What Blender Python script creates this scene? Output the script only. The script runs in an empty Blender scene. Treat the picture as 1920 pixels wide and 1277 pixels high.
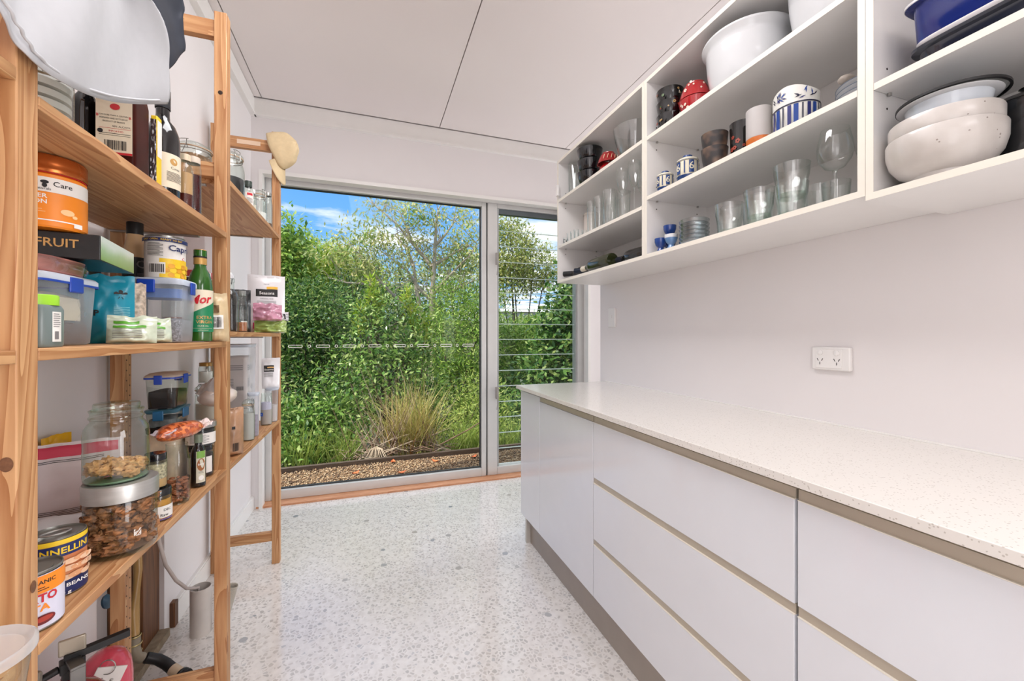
import bpy, math, random
import numpy as np
from mathutils import Vector, Matrix, noise
R = math.radians
rnd = random.Random(7)
C = bpy.context.scene.collection
scn = bpy.context.scene

# ---------------------------------------------------------------- camera
cam_data = bpy.data.cameras.new('camera')
cam = bpy.data.objects.new('camera', cam_data); C.objects.link(cam)
cam.location = (0, 0, 1.19)
cam.rotation_euler = (R(90), 0, R(-19.24))
cam_data.sensor_width = 36
cam_data.lens = 765 / 1920 * 36
cam_data.shift_y = -7.5 / 1920
cam_data.clip_start = 0.02
scn.camera = cam
# ---------------------------------------------------------------- exposure
scn.view_settings.view_transform = 'Standard'
scn.view_settings.look = 'None'
scn.view_settings.exposure = 0.44
scn.view_settings.gamma = 1.0
scn.view_settings.use_curve_mapping = False
scn.cycles.transparent_max_bounces = 40
scn.cycles.max_bounces = 12
scn.cycles.diffuse_bounces = 6
scn.cycles.glossy_bounces = 4
scn.cycles.sample_clamp_indirect = 6
scn.cycles.caustics_reflective = False
scn.cycles.caustics_refractive = False


def S(r, g, b):
    return tuple((v / 255 / 12.92 if v / 255 <= 0.04045 else ((v / 255 + 0.055) / 1.055) ** 2.4) for v in (r, g, b)) + (1.0,)


class N:
    """small node-tree helper"""
    def __init__(s, nt):
        s.nt = nt
    def __call__(s, typ, _out=0, **kw):
        n = s.nt.nodes.new(typ)
        for k, v in kw.items():
            if k.startswith('i_'):
                key = k[2:]
                sock = n.inputs[int(key)] if key.isdigit() else n.inputs[key.replace('_', ' ')]
                if isinstance(v, bpy.types.NodeSocket):
                    s.nt.links.new(v, sock)
                else:
                    sock.default_value = v
            else:
                setattr(n, k, v)
        return n
    def ramp(s, fac, stops, interp='LINEAR'):
        n = s.nt.nodes.new('ShaderNodeValToRGB')
        cr = n.color_ramp; cr.interpolation = interp
        while len(cr.elements) < len(stops):
            cr.elements.new(0.5)
        for e, (p, c) in zip(cr.elements, stops):
            e.position = p; e.color = c
        s.nt.links.new(fac, n.inputs[0])
        return n.outputs[0]
    def mix(s, fac, a, b, blend='MIX'):
        n = s.nt.nodes.new('ShaderNodeMix'); n.data_type = 'RGBA'; n.blend_type = blend
        for v, i in ((fac, 0), (a, 6), (b, 7)):
            if isinstance(v, bpy.types.NodeSocket):
                s.nt.links.new(v, n.inputs[i])
            else:
                n.inputs[i].default_value = v
        return n.outputs[2]
    def math(s, op, a, b=0.0):
        n = s.nt.nodes.new('ShaderNodeMath'); n.operation = op
        for v, i in ((a, 0), (b, 1)):
            if isinstance(v, bpy.types.NodeSocket):
                s.nt.links.new(v, n.inputs[i])
            else:
                n.inputs[i].default_value = v
        return n.outputs[0]


# ---------------------------------------------------------------- sky
world = bpy.data.worlds.new('sky'); scn.world = world
world.use_nodes = True
nt = world.node_tree; nt.nodes.clear(); n = N(nt)
tc = n('ShaderNodeTexCoord')
sep = n('ShaderNodeSeparateXYZ', i_0=tc.outputs['Generated'])
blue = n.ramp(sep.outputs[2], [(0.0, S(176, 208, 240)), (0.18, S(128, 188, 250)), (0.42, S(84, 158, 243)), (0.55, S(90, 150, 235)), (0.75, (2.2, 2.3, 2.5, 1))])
zz = n.math('MAXIMUM', sep.outputs[2], 0.06)
px_ = n.math('DIVIDE', sep.outputs[0], zz); py_ = n.math('DIVIDE', sep.outputs[1], zz)
cmb = n('ShaderNodeCombineXYZ', i_0=px_, i_1=py_, i_2=0.0)
mp = n('ShaderNodeMapping', i_0=cmb.outputs[0], i_1=(0.35, 0.2, 0.0))
nz = n('ShaderNodeTexNoise', i_Vector=mp.outputs[0], i_Scale=0.62, i_Detail=7.0, i_Roughness=0.55)
cl = n.ramp(nz.outputs[0], [(0.48, (0, 0, 0, 1)), (0.57, (1, 1, 1, 1))])
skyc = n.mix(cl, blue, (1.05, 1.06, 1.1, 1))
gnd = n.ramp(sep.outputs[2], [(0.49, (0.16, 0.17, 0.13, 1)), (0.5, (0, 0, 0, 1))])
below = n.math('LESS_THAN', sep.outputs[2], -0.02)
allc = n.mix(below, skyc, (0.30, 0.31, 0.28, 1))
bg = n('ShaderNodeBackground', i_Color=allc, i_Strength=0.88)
out = n('ShaderNodeOutputWorld'); nt.links.new(bg.outputs[0], out.inputs[0])
# ---------------------------------------------------------------- sun and added fill lamps
def lamp(name, typ, loc, rot, energy, col=(1, 1, 1), **kw):
    d = bpy.data.lights.new(name, typ); d.energy = energy; d.color = col
    for k, v in kw.items():
        setattr(d, k, v)
    o = bpy.data.objects.new(name, d); C.objects.link(o); o.location = loc; o.rotation_euler = rot
    return o
lamp('sun', 'SUN', (0, 0, 8), (R(12), R(-36), 0), 4.1, (1.0, 0.95, 0.86), angle=R(2))
lamp('ceiling_fill', 'AREA', (0.12, 1.12, 2.82), (0, 0, 0), 20, (1.0, 0.985, 1.0), shape='RECTANGLE', size=0.7, size_y=1.1)  # added fill overhead, just out of view, to brighten the aisle
lamp('rear_fill', 'AREA', (0.35, -2.2, 2.82), (0, 0, 0), 15, (1.0, 0.985, 1.0), shape='RECTANGLE', size=1.2, size_y=1.2)  # added overhead fill behind the camera, lifts the whole room
lamp('hall_fill', 'AREA', (4.57, 2.75, 1.45), (0, R(90), 0), 62, (0.97, 0.985, 1.0), shape='RECTANGLE', size=2.2, size_y=0.85)  # added fill at the far end of the hall, no window modelled there
lamp('side_fill', 'AREA', (1.43, -0.98, 1.3), (0, R(90), 0), 36, (0.97, 0.985, 1.0), shape='RECTANGLE', size=1.9, size_y=1.2)  # added fill at the right wall behind the camera, brightens the left shelves
lamp('left_fill', 'AREA', (-0.74, -1.35, 1.3), (0, R(-90), 0), 9, (1.0, 0.985, 1.0), shape='RECTANGLE', size=1.8, size_y=1.1)  # added fill at the left wall, lifts the wall under the cabinets opposite

# ---------------------------------------------------------------- materials
MATS = {}
def new_mat(name):
    m = bpy.data.materials.new(name); m.use_nodes = True
    m.node_tree.nodes.clear()
    return m, N(m.node_tree)
def finish(m, shader):
    o = m.node_tree.nodes.new('ShaderNodeOutputMaterial')
    m.node_tree.links.new(shader, o.inputs[0])
    return m
def mat(name, col=None, rough=0.5, metal=0.0, var=0.06, scale=14.0, coat=0.0, bump=0.0, spec=0.5, stretch=(1, 1, 1), sss=0.0, emit=0.0):
    """principled material with a little procedural variation of its colour"""
    if name in MATS:
        return MATS[name]
    m, n = new_mat(name)
    tc = n('ShaderNodeTexCoord')
    mp = n('ShaderNodeMapping', i_0=tc.outputs['Object'], i_3=stretch)
    nz = n('ShaderNodeTexNoise', i_Vector=mp.outputs[0], i_Scale=scale, i_Detail=4.0)
    lo = tuple(c * (1 - var) for c in col[:3]) + (1,); hi = tuple(min(1, c * (1 + var)) for c in col[:3]) + (1,)
    cc = n.ramp(nz.outputs[0], [(0.3, lo), (0.7, hi)])
    p = n('ShaderNodeBsdfPrincipled', i_Base_Color=cc, i_Roughness=rough, i_Metallic=metal)
    p.inputs['Coat Weight'].default_value = coat; p.inputs['Coat Roughness'].default_value = 0.05
    p.inputs['Specular IOR Level'].default_value = spec
    if bump:
        b = n('ShaderNodeBump', i_Strength=bump, i_Distance=0.004, i_Height=nz.outputs[0])
        m.node_tree.links.new(b.outputs[0], p.inputs['Normal'])
    MATS[name] = finish(m, p.outputs[0])
    return m
def glass(name, tint=(0.93, 0.97, 0.95), edge=(0.55, 0.62, 0.6), k=0.55, base=0.04):
    """thin clear glass: looks through face-on, reflects and greys towards its edges"""
    if name in MATS:
        return MATS[name]
    m, n = new_mat(name)
    lw = n('ShaderNodeLayerWeight', i_Blend=0.5)
    f2 = n.math('POWER', lw.outputs['Facing'], 2.2)
    tcol = n.mix(f2, tint + (1,), edge + (1,))
    tr = n('ShaderNodeBsdfTransparent', i_Color=tcol)
    gl = n('ShaderNodeBsdfGlossy', i_Color=(1, 1, 1, 1), i_Roughness=0.03)
    f3 = n.math('POWER', lw.outputs['Facing'], 3.0)
    fac = n.math('ADD', n.math('MULTIPLY', f3, k), base)
    mx = n('ShaderNodeMixShader', i_0=fac, i_1=tr.outputs[0], i_2=gl.outputs[0])
    MATS[name] = finish(m, mx.outputs[0])
    return m
def milky(name, col, see=0.5, rough=0.3):
    """translucent plastic"""
    if name in MATS:
        return MATS[name]
    m, n = new_mat(name)
    tc = n('ShaderNodeTexCoord')
    nz = n('ShaderNodeTexNoise', i_Vector=tc.outputs['Object'], i_Scale=30.0)
    tr = n('ShaderNodeBsdfTransparent', i_Color=(0.96, 0.97, 0.98, 1))
    p = n('ShaderNodeBsdfPrincipled', i_Base_Color=col, i_Roughness=rough)
    lw = n('ShaderNodeLayerWeight', i_Blend=0.5)
    fac = n.math('ADD', n.math('MULTIPLY', n.math('POWER', lw.outputs['Facing'], 2.0), 0.5), n.math('ADD', 1 - see, n.math('MULTIPLY', nz.outputs[0], 0.06)))
    mx = n('ShaderNodeMixShader', i_0=fac, i_1=tr.outputs[0], i_2=p.outputs[0])
    MATS[name] = finish(m, mx.outputs[0])
    return m
def wood(name, axis, light, dark, knots=True):
    if name in MATS:
        return MATS[name]
    m, n = new_mat(name)
    tc = n('ShaderNodeTexCoord'); oi = n('ShaderNodeObjectInfo')
    off = n('ShaderNodeVectorMath', operation='SCALE', i_0=(3.1, 5.7, 2.3)); off.inputs['Scale'].default_value = 1
    m.node_tree.links.new(oi.outputs['Random'], off.inputs['Scale'])
    add = n('ShaderNodeVectorMath', operation='ADD', i_0=tc.outputs['Object'], i_1=off.outputs[0])
    sc = [16.0, 16.0, 16.0]; sc['xyz'.index(axis)] = 1.1
    mp = n('ShaderNodeMapping', i_0=add.outputs[0], i_3=tuple(sc))
    nz = n('ShaderNodeTexNoise', i_Vector=mp.outputs[0], i_Scale=1.0, i_Detail=2.0, i_Distortion=0.6)
    rings = n.math('FRACT', n.math('MULTIPLY', nz.outputs[0], 9.0))
    fine = n('ShaderNodeTexNoise', i_Vector=mp.outputs[0], i_Scale=9.0, i_Detail=3.0)
    mx = n.math('ADD', n.math('MULTIPLY', rings, 0.55), n.math('MULTIPLY', fine.outputs[0], 0.5))
    col = n.ramp(mx, [(0.15, dark), (0.75, light), (1.0, tuple(c * 1.06 for c in light[:3]) + (1,))])
    if knots:
        sk = [13.0, 13.0, 13.0]; sk['xyz'.index(axis)] = 4.2
        mk = n('ShaderNodeMapping', i_0=add.outputs[0], i_3=tuple(sk))
        vo = n('ShaderNodeTexVoronoi', i_Vector=mk.outputs[0], i_Scale=1.0)
        kn = n.ramp(vo.outputs['Distance'], [(0.10, (1, 1, 1, 1)), (0.16, (0, 0, 0, 1))])
        sepc = n('ShaderNodeSeparateColor', i_0=vo.outputs['Color'])
        few = n.math('GREATER_THAN', sepc.outputs[0], 0.93)
        col = n.mix(n.math('MULTIPLY', kn, few), col, S(92, 52, 28))
    b = n('ShaderNodeBump', i_Strength=0.12, i_Distance=0.002, i_Height=mx)
    p = n('ShaderNodeBsdfPrincipled', i_Base_Color=col, i_Roughness=0.5)
    m.node_tree.links.new(b.outputs[0], p.inputs['Normal'])
    MATS[name] = finish(m, p.outputs[0])
    return m
PL, PD = S(200, 154, 108), S(158, 102, 58)
for ax in 'xyz':
    wood('pine_' + ax, ax, PL, PD)
wood('stud', 'z', S(122, 78, 44), S(70, 42, 24), False)
wood('sill_timber', 'x', S(214, 160, 122), S(182, 122, 84), False)
wood('edging', 'x', S(84, 68, 56), S(48, 38, 32), False)
white_wall = mat('wall_paint', S(226, 222, 222), 0.55, var=0.015, scale=3)
ceil_paint = mat('ceiling_paint', S(228, 221, 220), 0.7, var=0.01, scale=2)
trim_paint = mat('trim_paint', S(232, 230, 227), 0.35, var=0.01)
alu = mat('aluminium', S(214, 214, 212), 0.35, 0.25, var=0.02)
alu_dark = mat('dark_rubber', S(40, 42, 44), 0.6)
melamine = mat('white_melamine', S(226, 224, 222), 0.35, var=0.01)
edge_band = mat('cream_edge_band', S(228, 222, 210), 0.4, var=0.01)
gloss_white = mat('gloss_white_board', S(218, 220, 225), 0.12, var=0.008, coat=0.4)
rail = mat('brushed_rail', S(188, 178, 162), 0.35, 0.35, var=0.04)
kick = mat('kick_metal', S(158, 148, 138), 0.4, 0.3, var=0.03)
black = mat('black_gloss', S(14, 14, 17), 0.12, coat=0.5)
black_matt = mat('black_matt', S(22, 22, 24), 0.5)
white_plastic = mat('white_plastic', S(232, 230, 228), 0.3, var=0.01)
steel = mat('steel', S(176, 174, 170), 0.3, 0.8, var=0.05)
clear = glass('clear_glass')
greenish = glass('greenish_glass', (0.94, 0.975, 0.95), (0.42, 0.56, 0.46), 0.7, 0.06)
pane_mat = glass('window_glass', (0.98, 0.99, 0.985), (0.92, 0.95, 0.94), 0.45, 0.004)
blade_mat = glass('louvre_glass', (0.95, 0.975, 0.96), (0.82, 0.88, 0.86), 0.45, 0.012)
tumbler_glass = glass('tumbler_glass', (0.98, 0.99, 0.985), (0.64, 0.71, 0.68), 0.7, 0.07)
ceramic = mat('white_ceramic', S(208, 210, 212), 0.15, var=0.01, coat=0.3)
ink = mat('ink', S(30, 28, 28), 0.6)
white_ink = mat('white_print', S(238, 236, 232), 0.5)
paper_white = mat('white_paper', S(232, 228, 222), 0.55, var=0.02)

# ---------------------------------------------------------------- mesh helpers
TEXTS = {}
def text_mesh(s, bold):
    key = (s, bold)
    if key not in TEXTS:
        cu = bpy.data.curves.new('t', 'FONT'); cu.body = s; cu.size = 1.0; cu.align_x = 'CENTER'; cu.align_y = 'CENTER'
        cu.offset = bold; cu.resolution_u = 2
        o = bpy.data.objects.new('t', cu)
        me = o.to_mesh()
        vs = [tuple(v.co) for v in me.vertices]; fs = [tuple(p.vertices) for p in me.polygons]
        o.to_mesh_clear(); bpy.data.objects.remove(o); bpy.data.curves.remove(cu)
        TEXTS[key] = (vs, fs)
    return TEXTS[key]
def se(t, nexp):
    c, s_ = math.cos(t), math.sin(t)
    e = 2.0 / nexp
    return math.copysign(abs(c) ** e, c), math.copysign(abs(s_) ** e, s_)
class MB:
    def __init__(s):
        s.v = []; s.f = []; s.m = []
    def add(s, vs, fs, m=0):
        b = len(s.v); s.v += [tuple(p) for p in vs]
        for f in fs:
            s.f.append(tuple(b + i for i in f)); s.m.append(m)
        return s
    def box(s, x0, x1, y0, y1, z0, z1, m=0, mtx=None):
        vs = [(x, y, z) for z in (z0, z1) for y in (y0, y1) for x in (x0, x1)]
        if mtx is not None:
            vs = [tuple(mtx @ Vector(p)) for p in vs]
        return s.add(vs, [(0, 2, 3, 1), (4, 5, 7, 6), (0, 1, 5, 4), (2, 6, 7, 3), (0, 4, 6, 2), (1, 3, 7, 5)], m)
    def lathe(s, prof, seg=32, m=0, cx=0, cy=0, nexp=2, sx=1, sy=1, closed=False, mats=None, mtx=None, flute=0, fdepth=0, fz=(0, 0), rot=0):
        """profile [(r,z)...] swept round z; a negative-free superellipse when nexp is not 2"""
        b = len(s.v); rings = []
        for (r, z) in prof:
            ring = []
            if r <= 1e-6:
                p = Vector((cx, cy, z))
                s.v.append(tuple(mtx @ p) if mtx is not None else tuple(p)); ring = [len(s.v) - 1] * seg
            else:
                for i in range(seg):
                    t = 2 * math.pi * i / seg
                    ux, uy = se(t, nexp) if nexp != 2 else (math.cos(t), math.sin(t))
                    rr = r
                    if flute and fz[0] <= z <= fz[1]:
                        rr = r * (1 - fdepth * abs(math.sin(t * flute / 2)))
                    x, y = ux * rr * sx, uy * rr * sy
                    if rot:
                        x, y = x * math.cos(rot) - y * math.sin(rot), x * math.sin(rot) + y * math.cos(rot)
                    p = Vector((cx + x, cy + y, z))
                    s.v.append(tuple(mtx @ p) if mtx is not None else tuple(p)); ring.append(len(s.v) - 1)
            rings.append(ring)
        for k in range(len(rings) - 1):
            a, c = rings[k], rings[k + 1]
            mm = mats[k] if mats else m
            for i in range(seg):
                j = (i + 1) % seg
                q = [a[i], a[j], c[j], c[i]]
                qq = []
                for x in q:
                    if x not in qq:
                        qq.append(x)
                if len(qq) > 2:
                    s.f.append(tuple(qq)); s.m.append(mm)
        return s
    def tube(s, pts, r, seg=8, m=0, caps=True):
        pts = [Vector(p) for p in pts]; rr = r if isinstance(r, (list, tuple)) else [r] * len(pts)
        rings = []; up = Vector((0.0123, 0.0271, 1)).normalized()
        for i, p in enumerate(pts):
            d = (pts[min(i + 1, len(pts) - 1)] - pts[max(i - 1, 0)]).normalized()
            ref = up if abs(d.dot(up)) < 0.95 else Vector((1, 0.01, 0)).normalized()
            a = d.cross(ref).normalized(); c = d.cross(a).normalized()
            ring = []
            for k in range(seg):
                t = 2 * math.pi * k / seg
                s.v.append(tuple(p + (a * math.cos(t) + c * math.sin(t)) * rr[i])); ring.append(len(s.v) - 1)
            rings.append(ring)
        for a, c in zip(rings, rings[1:]):
            for k in range(seg):
                j = (k + 1) % seg
                s.f.append((a[k], c[k], c[j], a[j])); s.m.append(m)
        if caps:
            s.f.append(tuple(rings[0])); s.m.append(m)
            s.f.append(tuple(reversed(rings[-1]))); s.m.append(m)
        return s
    def grid(s, fn, nu, nv, m=0, wrap=False):
        b = len(s.v)
        for j in range(nv + 1):
            for i in range(nu + 1):
                s.v.append(tuple(fn(i / nu, j / nv)))
        for j in range(nv):
            for i in range(nu):
                a = b + j * (nu + 1) + i
                s.f.append((a, a + 1, a + nu + 2, a + nu + 1)); s.m.append(m)
        return s
    def text(s, body, size, fn, m, bold=0.0, wide=1.0):
        vs, fs = text_mesh(body, bold)
        return s.add([fn(x * size * wide, y * size) for x, y, z in vs], fs, m)
    def rect(s, fn, u0, u1, v0, v1, m, nu=1):
        b = len(s.v)
        for i in range(nu + 1):
            u = u0 + (u1 - u0) * i / nu
            s.v.append(tuple(fn(u, v0))); s.v.append(tuple(fn(u, v1)))
        for i in range(nu):
            a = b + 2 * i
            s.f.append((a, a + 2, a + 3, a + 1)); s.m.append(m)
        return s
    def blob(s, c, r, m=0, nu=7, nv=5, rough=0.3, seed=0, sq=(1, 1, 1), mtx=None, freq=2.1):
        b = len(s.v)
        cv = Vector(c)
        for j in range(nv + 1):
            ph = math.pi * j / nv
            for i in range(nu):
                t = 2 * math.pi * i / nu
                d = Vector((math.sin(ph) * math.cos(t), math.sin(ph) * math.sin(t), math.cos(ph)))
                k = 1 + rough * noise.noise(d * freq + Vector((seed * 1.7, seed * 0.9, seed * 2.3)))
                p = Vector((d.x * sq[0], d.y * sq[1], d.z * sq[2])) * r * k
                if mtx is not None:
                    p = mtx @ p
                s.v.append(tuple(cv + p))
        for j in range(nv):
            for i in range(nu):
                a = b + j * nu + i; c2 = b + j * nu + (i + 1) % nu
                s.f.append((a, a + nu, c2 + nu, c2)); s.m.append(m)
        return s
def cyl(r, a0, z0=0.0, cx=0.0, cy=0.0, e=0.0008):
    return lambda u, v: (cx + (r + e) * math.cos(a0 + u / r), cy + (r + e) * math.sin(a0 + u / r), z0 + v)
def plane(o, right, up, e=0.0008):
    o, right, up = Vector(o), Vector(right).normalized(), Vector(up).normalized(); nn = right.cross(up) * e
    return lambda u, v: tuple(o + nn + right * u + up * v)
def L(ms):
    return ms if isinstance(ms, (list, tuple)) else [ms]
def obj(name, mb, mats, parent=None, loc=None, rz=0.0, bevel=0.0, sub=0, smooth=40):
    me = bpy.data.meshes.new(name)
    me.from_pydata(mb.v, [], mb.f)
    for mm in L(mats):
        me.materials.append(mm)
    me.polygons.foreach_set('material_index', mb.m)
    me.polygons.foreach_set('use_smooth', [True] * len(mb.f))
    me.update()
    me.set_sharp_from_angle(angle=R(smooth))
    o = bpy.data.objects.new(name, me); C.objects.link(o)
    if parent is not None:
        o.parent = parent
    if loc is not None:
        o.location = loc
    o.rotation_euler.z = rz
    if bevel:
        b = o.modifiers.new('bevel', 'BEVEL'); b.width = bevel; b.segments = 2; b.limit_method = 'ANGLE'; b.angle_limit = R(50)
    if sub:
        d = o.modifiers.new('sub', 'SUBSURF'); d.levels = sub; d.render_levels = sub
    return o
def tag(o, label=None, cat=None, group=None, kind=None):
    for k, v in (('label', label), ('category', cat), ('group', group), ('kind', kind)):
        if v:
            o[k] = v
    return o
def thing(name, label, cat, loc=(0, 0, 0), rz=0.0, group=None):
    o = bpy.data.objects.new(name, None); C.objects.link(o); o.empty_display_size = 0.02
    o.location = loc; o.rotation_euler.z = rz
    return tag(o, label, cat, group)
def struct(name, mb, mats, parent=None, **kw):
    o = obj(name, mb, mats, parent, **kw)
    if parent is None:
        o['kind'] = 'structure'
    return o
def dup(root, loc, rz=0.0, label=None):
    r = root.copy(); C.objects.link(r); r.location = loc; r.rotation_euler.z = rz
    if label:
        r['label'] = label
    for ch in list(root.children):
        c = ch.copy(); C.objects.link(c); c.parent = r
        for g in ch.children:
            d = g.copy(); C.objects.link(d); d.parent = c
    return r
# ================================================================= the room
# floor: polished concrete with exposed pebbles
m, n = new_mat('polished_concrete')
tc = n('ShaderNodeTexCoord')
wob = n('ShaderNodeTexNoise', i_Vector=tc.outputs['Object'], i_Scale=40.0)
wv = n('ShaderNodeVectorMath', operation='SCALE', i_0=wob.outputs['Color']); wv.inputs['Scale'].default_value = 0.012
pos = n('ShaderNodeVectorMath', operation='ADD', i_0=tc.outputs['Object'], i_1=wv.outputs[0])
v1 = n('ShaderNodeTexVoronoi', i_Vector=pos.outputs[0], i_Scale=62.0)
e1 = n('ShaderNodeTexVoronoi', i_Vector=pos.outputs[0], i_Scale=62.0, feature='DISTANCE_TO_EDGE')
sc1 = n('ShaderNodeSeparateColor', i_0=v1.outputs['Color'])
stone = n.ramp(sc1.outputs[0], [(0.0, S(112, 108, 106)), (0.3, S(150, 144, 138)), (0.6, S(176, 168, 160)), (0.85, S(200, 194, 186)), (1.0, S(132, 138, 146))])
inside = n.ramp(e1.outputs['Distance'], [(0.10, (0, 0, 0, 1)), (0.2, (1, 1, 1, 1))])
keep = n.math('GREATER_THAN', sc1.outputs[1], 0.30)
matrix = n.ramp(wob.outputs[0], [(0.3, S(216, 212, 208)), (0.7, S(230, 227, 223))])
base = n.mix(n.math('MULTIPLY', n.math('MULTIPLY', inside, keep), 0.5), matrix, stone)
v2 = n('ShaderNodeTexVoronoi', i_Vector=pos.outputs[0], i_Scale=11.0)
sc2 = n('ShaderNodeSeparateColor', i_0=v2.outputs['Color'])
peb = n.math('MULTIPLY', n.ramp(v2.outputs['Distance'], [(0.17, (1, 1, 1, 1)), (0.2, (0, 0, 0, 1))]), n.math('GREATER_THAN', sc2.outputs[0], 0.80))
base = n.mix(peb, base, n.ramp(sc2.outputs[1], [(0.0, S(112, 122, 132)), (0.5, S(160, 162, 164)), (1.0, S(176, 170, 164))]))
big = n('ShaderNodeTexNoise', i_Vector=tc.outputs['Object'], i_Scale=1.6, i_Detail=5.0)
base = n.mix(n.ramp(big.outputs[0], [(0.45, (0, 0, 0, 1)), (0.75, (0.35, 0.35, 0.35, 1))]), base, S(206, 202, 198))
rg = n.math('ADD', n.math('MULTIPLY', big.outputs[0], 0.12), 0.08)
p = n('ShaderNodeBsdfPrincipled', i_Base_Color=base, i_Roughness=rg)
p.inputs['Specular IOR Level'].default_value = 0.75
p.inputs['Coat Weight'].default_value = 0.35; p.inputs['Coat Roughness'].default_value = 0.12
floor_mat = finish(m, p.outputs[0])
struct('floor', MB().box(-0.9, 4.7, -3.2, 3.24, -0.12, 0), floor_mat)

# left wall with the hole cut for the plumbing
lw_ = MB()
WX0, WX1 = -0.89, -0.77
lw_.box(WX0, WX1, -3.2, 1.56, 0, 2.9)
lw_.box(WX0, WX1, 1.985, 3.24, 0, 2.9)
lw_.box(WX0, WX1, 1.56, 1.985, 0.70, 2.9)
lw_.box(WX0 - 0.03, WX0, 1.5, 2.05, 0, 0.75)
struct('wall_left', lw_, white_wall)
bw = MB()
bw.box(-0.92, -0.715, 3.24, 3.44, -0.1, 2.9)
bw.box(1.865, 4.7, 3.24, 3.44, -0.1, 2.9)
bw.box(-0.715, 1.865, 3.24, 3.44, 2.325, 2.9)
struct('wall_back', bw, white_wall)
struct('wall_right', MB().box(1.445, 1.56, -3.2, 2.365, 0, 2.288), white_wall, bevel=0.003)
struct('wall_hall', MB().box(4.6, 4.7, -3.2, 3.24, 0, 2.9), white_wall)
struct('wall_front', MB().box(-0.9, 4.7, -3.3, -3.2, -0.1, 2.9), white_wall)
cl_ = MB()
xs = [-0.77, -0.70, 0.518, 1.615, 2.84, 4.6]
for a, b in zip(xs, xs[1:]):
    cl_.box(a + 0.003, b - 0.003, -3.2, 3.207, 2.83, 2.85)
cl_.box(-1.0, 4.8, -3.2, 3.5, 2.856, 3.0)
struct('ceiling', cl_, ceil_paint)
tr = MB(); tr.box(-0.745, 4.6, 3.215, 3.24, 2.712, 2.826); tr.box(-0.745, 4.6, 3.207, 3.24, 2.706, 2.722)
struct('trim_1', tr, trim_paint)
tr = MB(); tr.box(-0.77, -0.745, -3.2, 3.24, 2.712, 2.826); tr.box(-0.77, -0.737, -3.2, 3.24, 2.706, 2.722)
struct('trim_2', tr, trim_paint)
bs = MB(); bs.box(-0.77, -0.752, 2.06, 3.24, 0, 0.085); bs.box(-0.77, -0.756, 2.06, 3.24, 0.085, 0.092)
struct('baseboard_left', bs, trim_paint)
struct('trim_3', MB().box(-0.77, -0.7515, 2.03, 2.06, 0, 0.10), MATS['stud'])
# slim window architrave
ar = MB()
ar.box(-0.722, -0.70, 3.228, 3.30, 0.0, 2.345); ar.box(1.85, 1.875, 3.228, 3.30, 0.0, 2.345); ar.box(-0.70, 1.85, 3.228, 3.30, 2.318, 2.345)
struct('trim_4', ar, trim_paint)
struct('trim_5', MB().box(-0.74, 1.9, 3.236, 3.46, -0.03, 0.012), MATS['sill_timber'])
# exposed studs in the wall opening
st = MB(); st.box(-0.889, -0.80, 1.561, 1.60, 0.0, 0.699); st.box(-0.889, -0.785, 1.86, 1.984, 0.03, 0.699)
struct('trim_6', st, MATS['stud'], bevel=0.002)
struct('trim_7', MB().box(-0.889, -0.75, 1.561, 1.984, 0.0, 0.03), mat('rough_ply', S(150, 134, 112), 0.9, var=0.25, scale=40))

# window 1: the big fixed pane
def frame_box(mb, x0, x1, z0, z1, w, y0, y1, wb=None):
    wb = wb or w
    mb.box(x0, x0 + w, y0, y1, z0, z1); mb.box(x1 - w, x1, y0, y1, z0, z1)
    mb.box(x0 + w, x1 - w, y0, y1, z1 - w, z1); mb.box(x0 + w, x1 - w, y0, y1, z0, z0 + wb)
w1 = thing('window_1', None, None, (0, 3.33, 0)); w1['kind'] = 'structure'
fb = MB(); frame_box(fb, -0.705, 0.93, 0.012, 2.325, 0.038, 0, 0.07, 0.066)
obj('window_frame', fb, alu, w1, bevel=0.003)
gk = MB(); frame_box(gk, -0.667, 0.892, 0.078, 2.287, 0.006, 0.03, 0.06)
obj('rubber_seal', gk, alu_dark, w1)
obj('pane', MB().box(-0.662, 0.887, 0.042, 0.048, 0.083, 2.282), pane_mat, w1)
dk = MB()
x = -0.565
wd = [0.095, 0.022] * 8
for i, w in enumerate(wd[:15]):
    h2 = 0.011
    for (a0, a1, b0, b1) in ((x, x + w, h2 - .0046, h2), (x, x + w, -h2, -h2 + .0046), (x, x + .0046, -h2, h2), (x + w - .0046, x + w, -h2, h2)):
        dk.box(a0, a1, 0.0405, 0.0418, 1.117 + b0, 1.117 + b1)
    x += w + 0.0345
obj('safety_decal', dk, mat('frosted_decal', S(246, 246, 236), 0.7), w1)
# window 2: louvres
w2 = thing('window_2', None, None, (0, 3.33, 0)); w2['kind'] = 'structure'
fb = MB()
fb.box(0.945, 1.028, 0, 0.07, 0.012, 2.325); fb.box(1.80, 1.868, 0, 0.07, 0.012, 2.325)
fb.box(1.028, 1.80, 0, 0.07, 2.287, 2.325); fb.box(1.028, 1.80, 0, 0.07, 0.012, 0.078)
obj('window_frame', fb, alu, w2, bevel=0.003)
obj('mullion_groove', MB().box(0.93, 0.945, 0.012, 0.06, 0.012, 2.325), mat('grey_groove', S(120, 120, 118), 0.5), w2)
obj('header_strip', MB().box(1.045, 1.79, 0.02, 0.065, 2.245, 2.286), mat('grey_header', S(96, 104, 108), 0.4, 0.3), w2)
ch = MB(); ch.box(1.028, 1.046, 0.012, 0.075, 0.078, 2.287); ch.box(1.785, 1.80, 0.012, 0.075, 0.078, 2.287)
obj('louvre_channel', ch, mat('channel_grey', S(176, 178, 178), 0.4, 0.3), w2)
nb = 16; pitch = 0.1345
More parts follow.
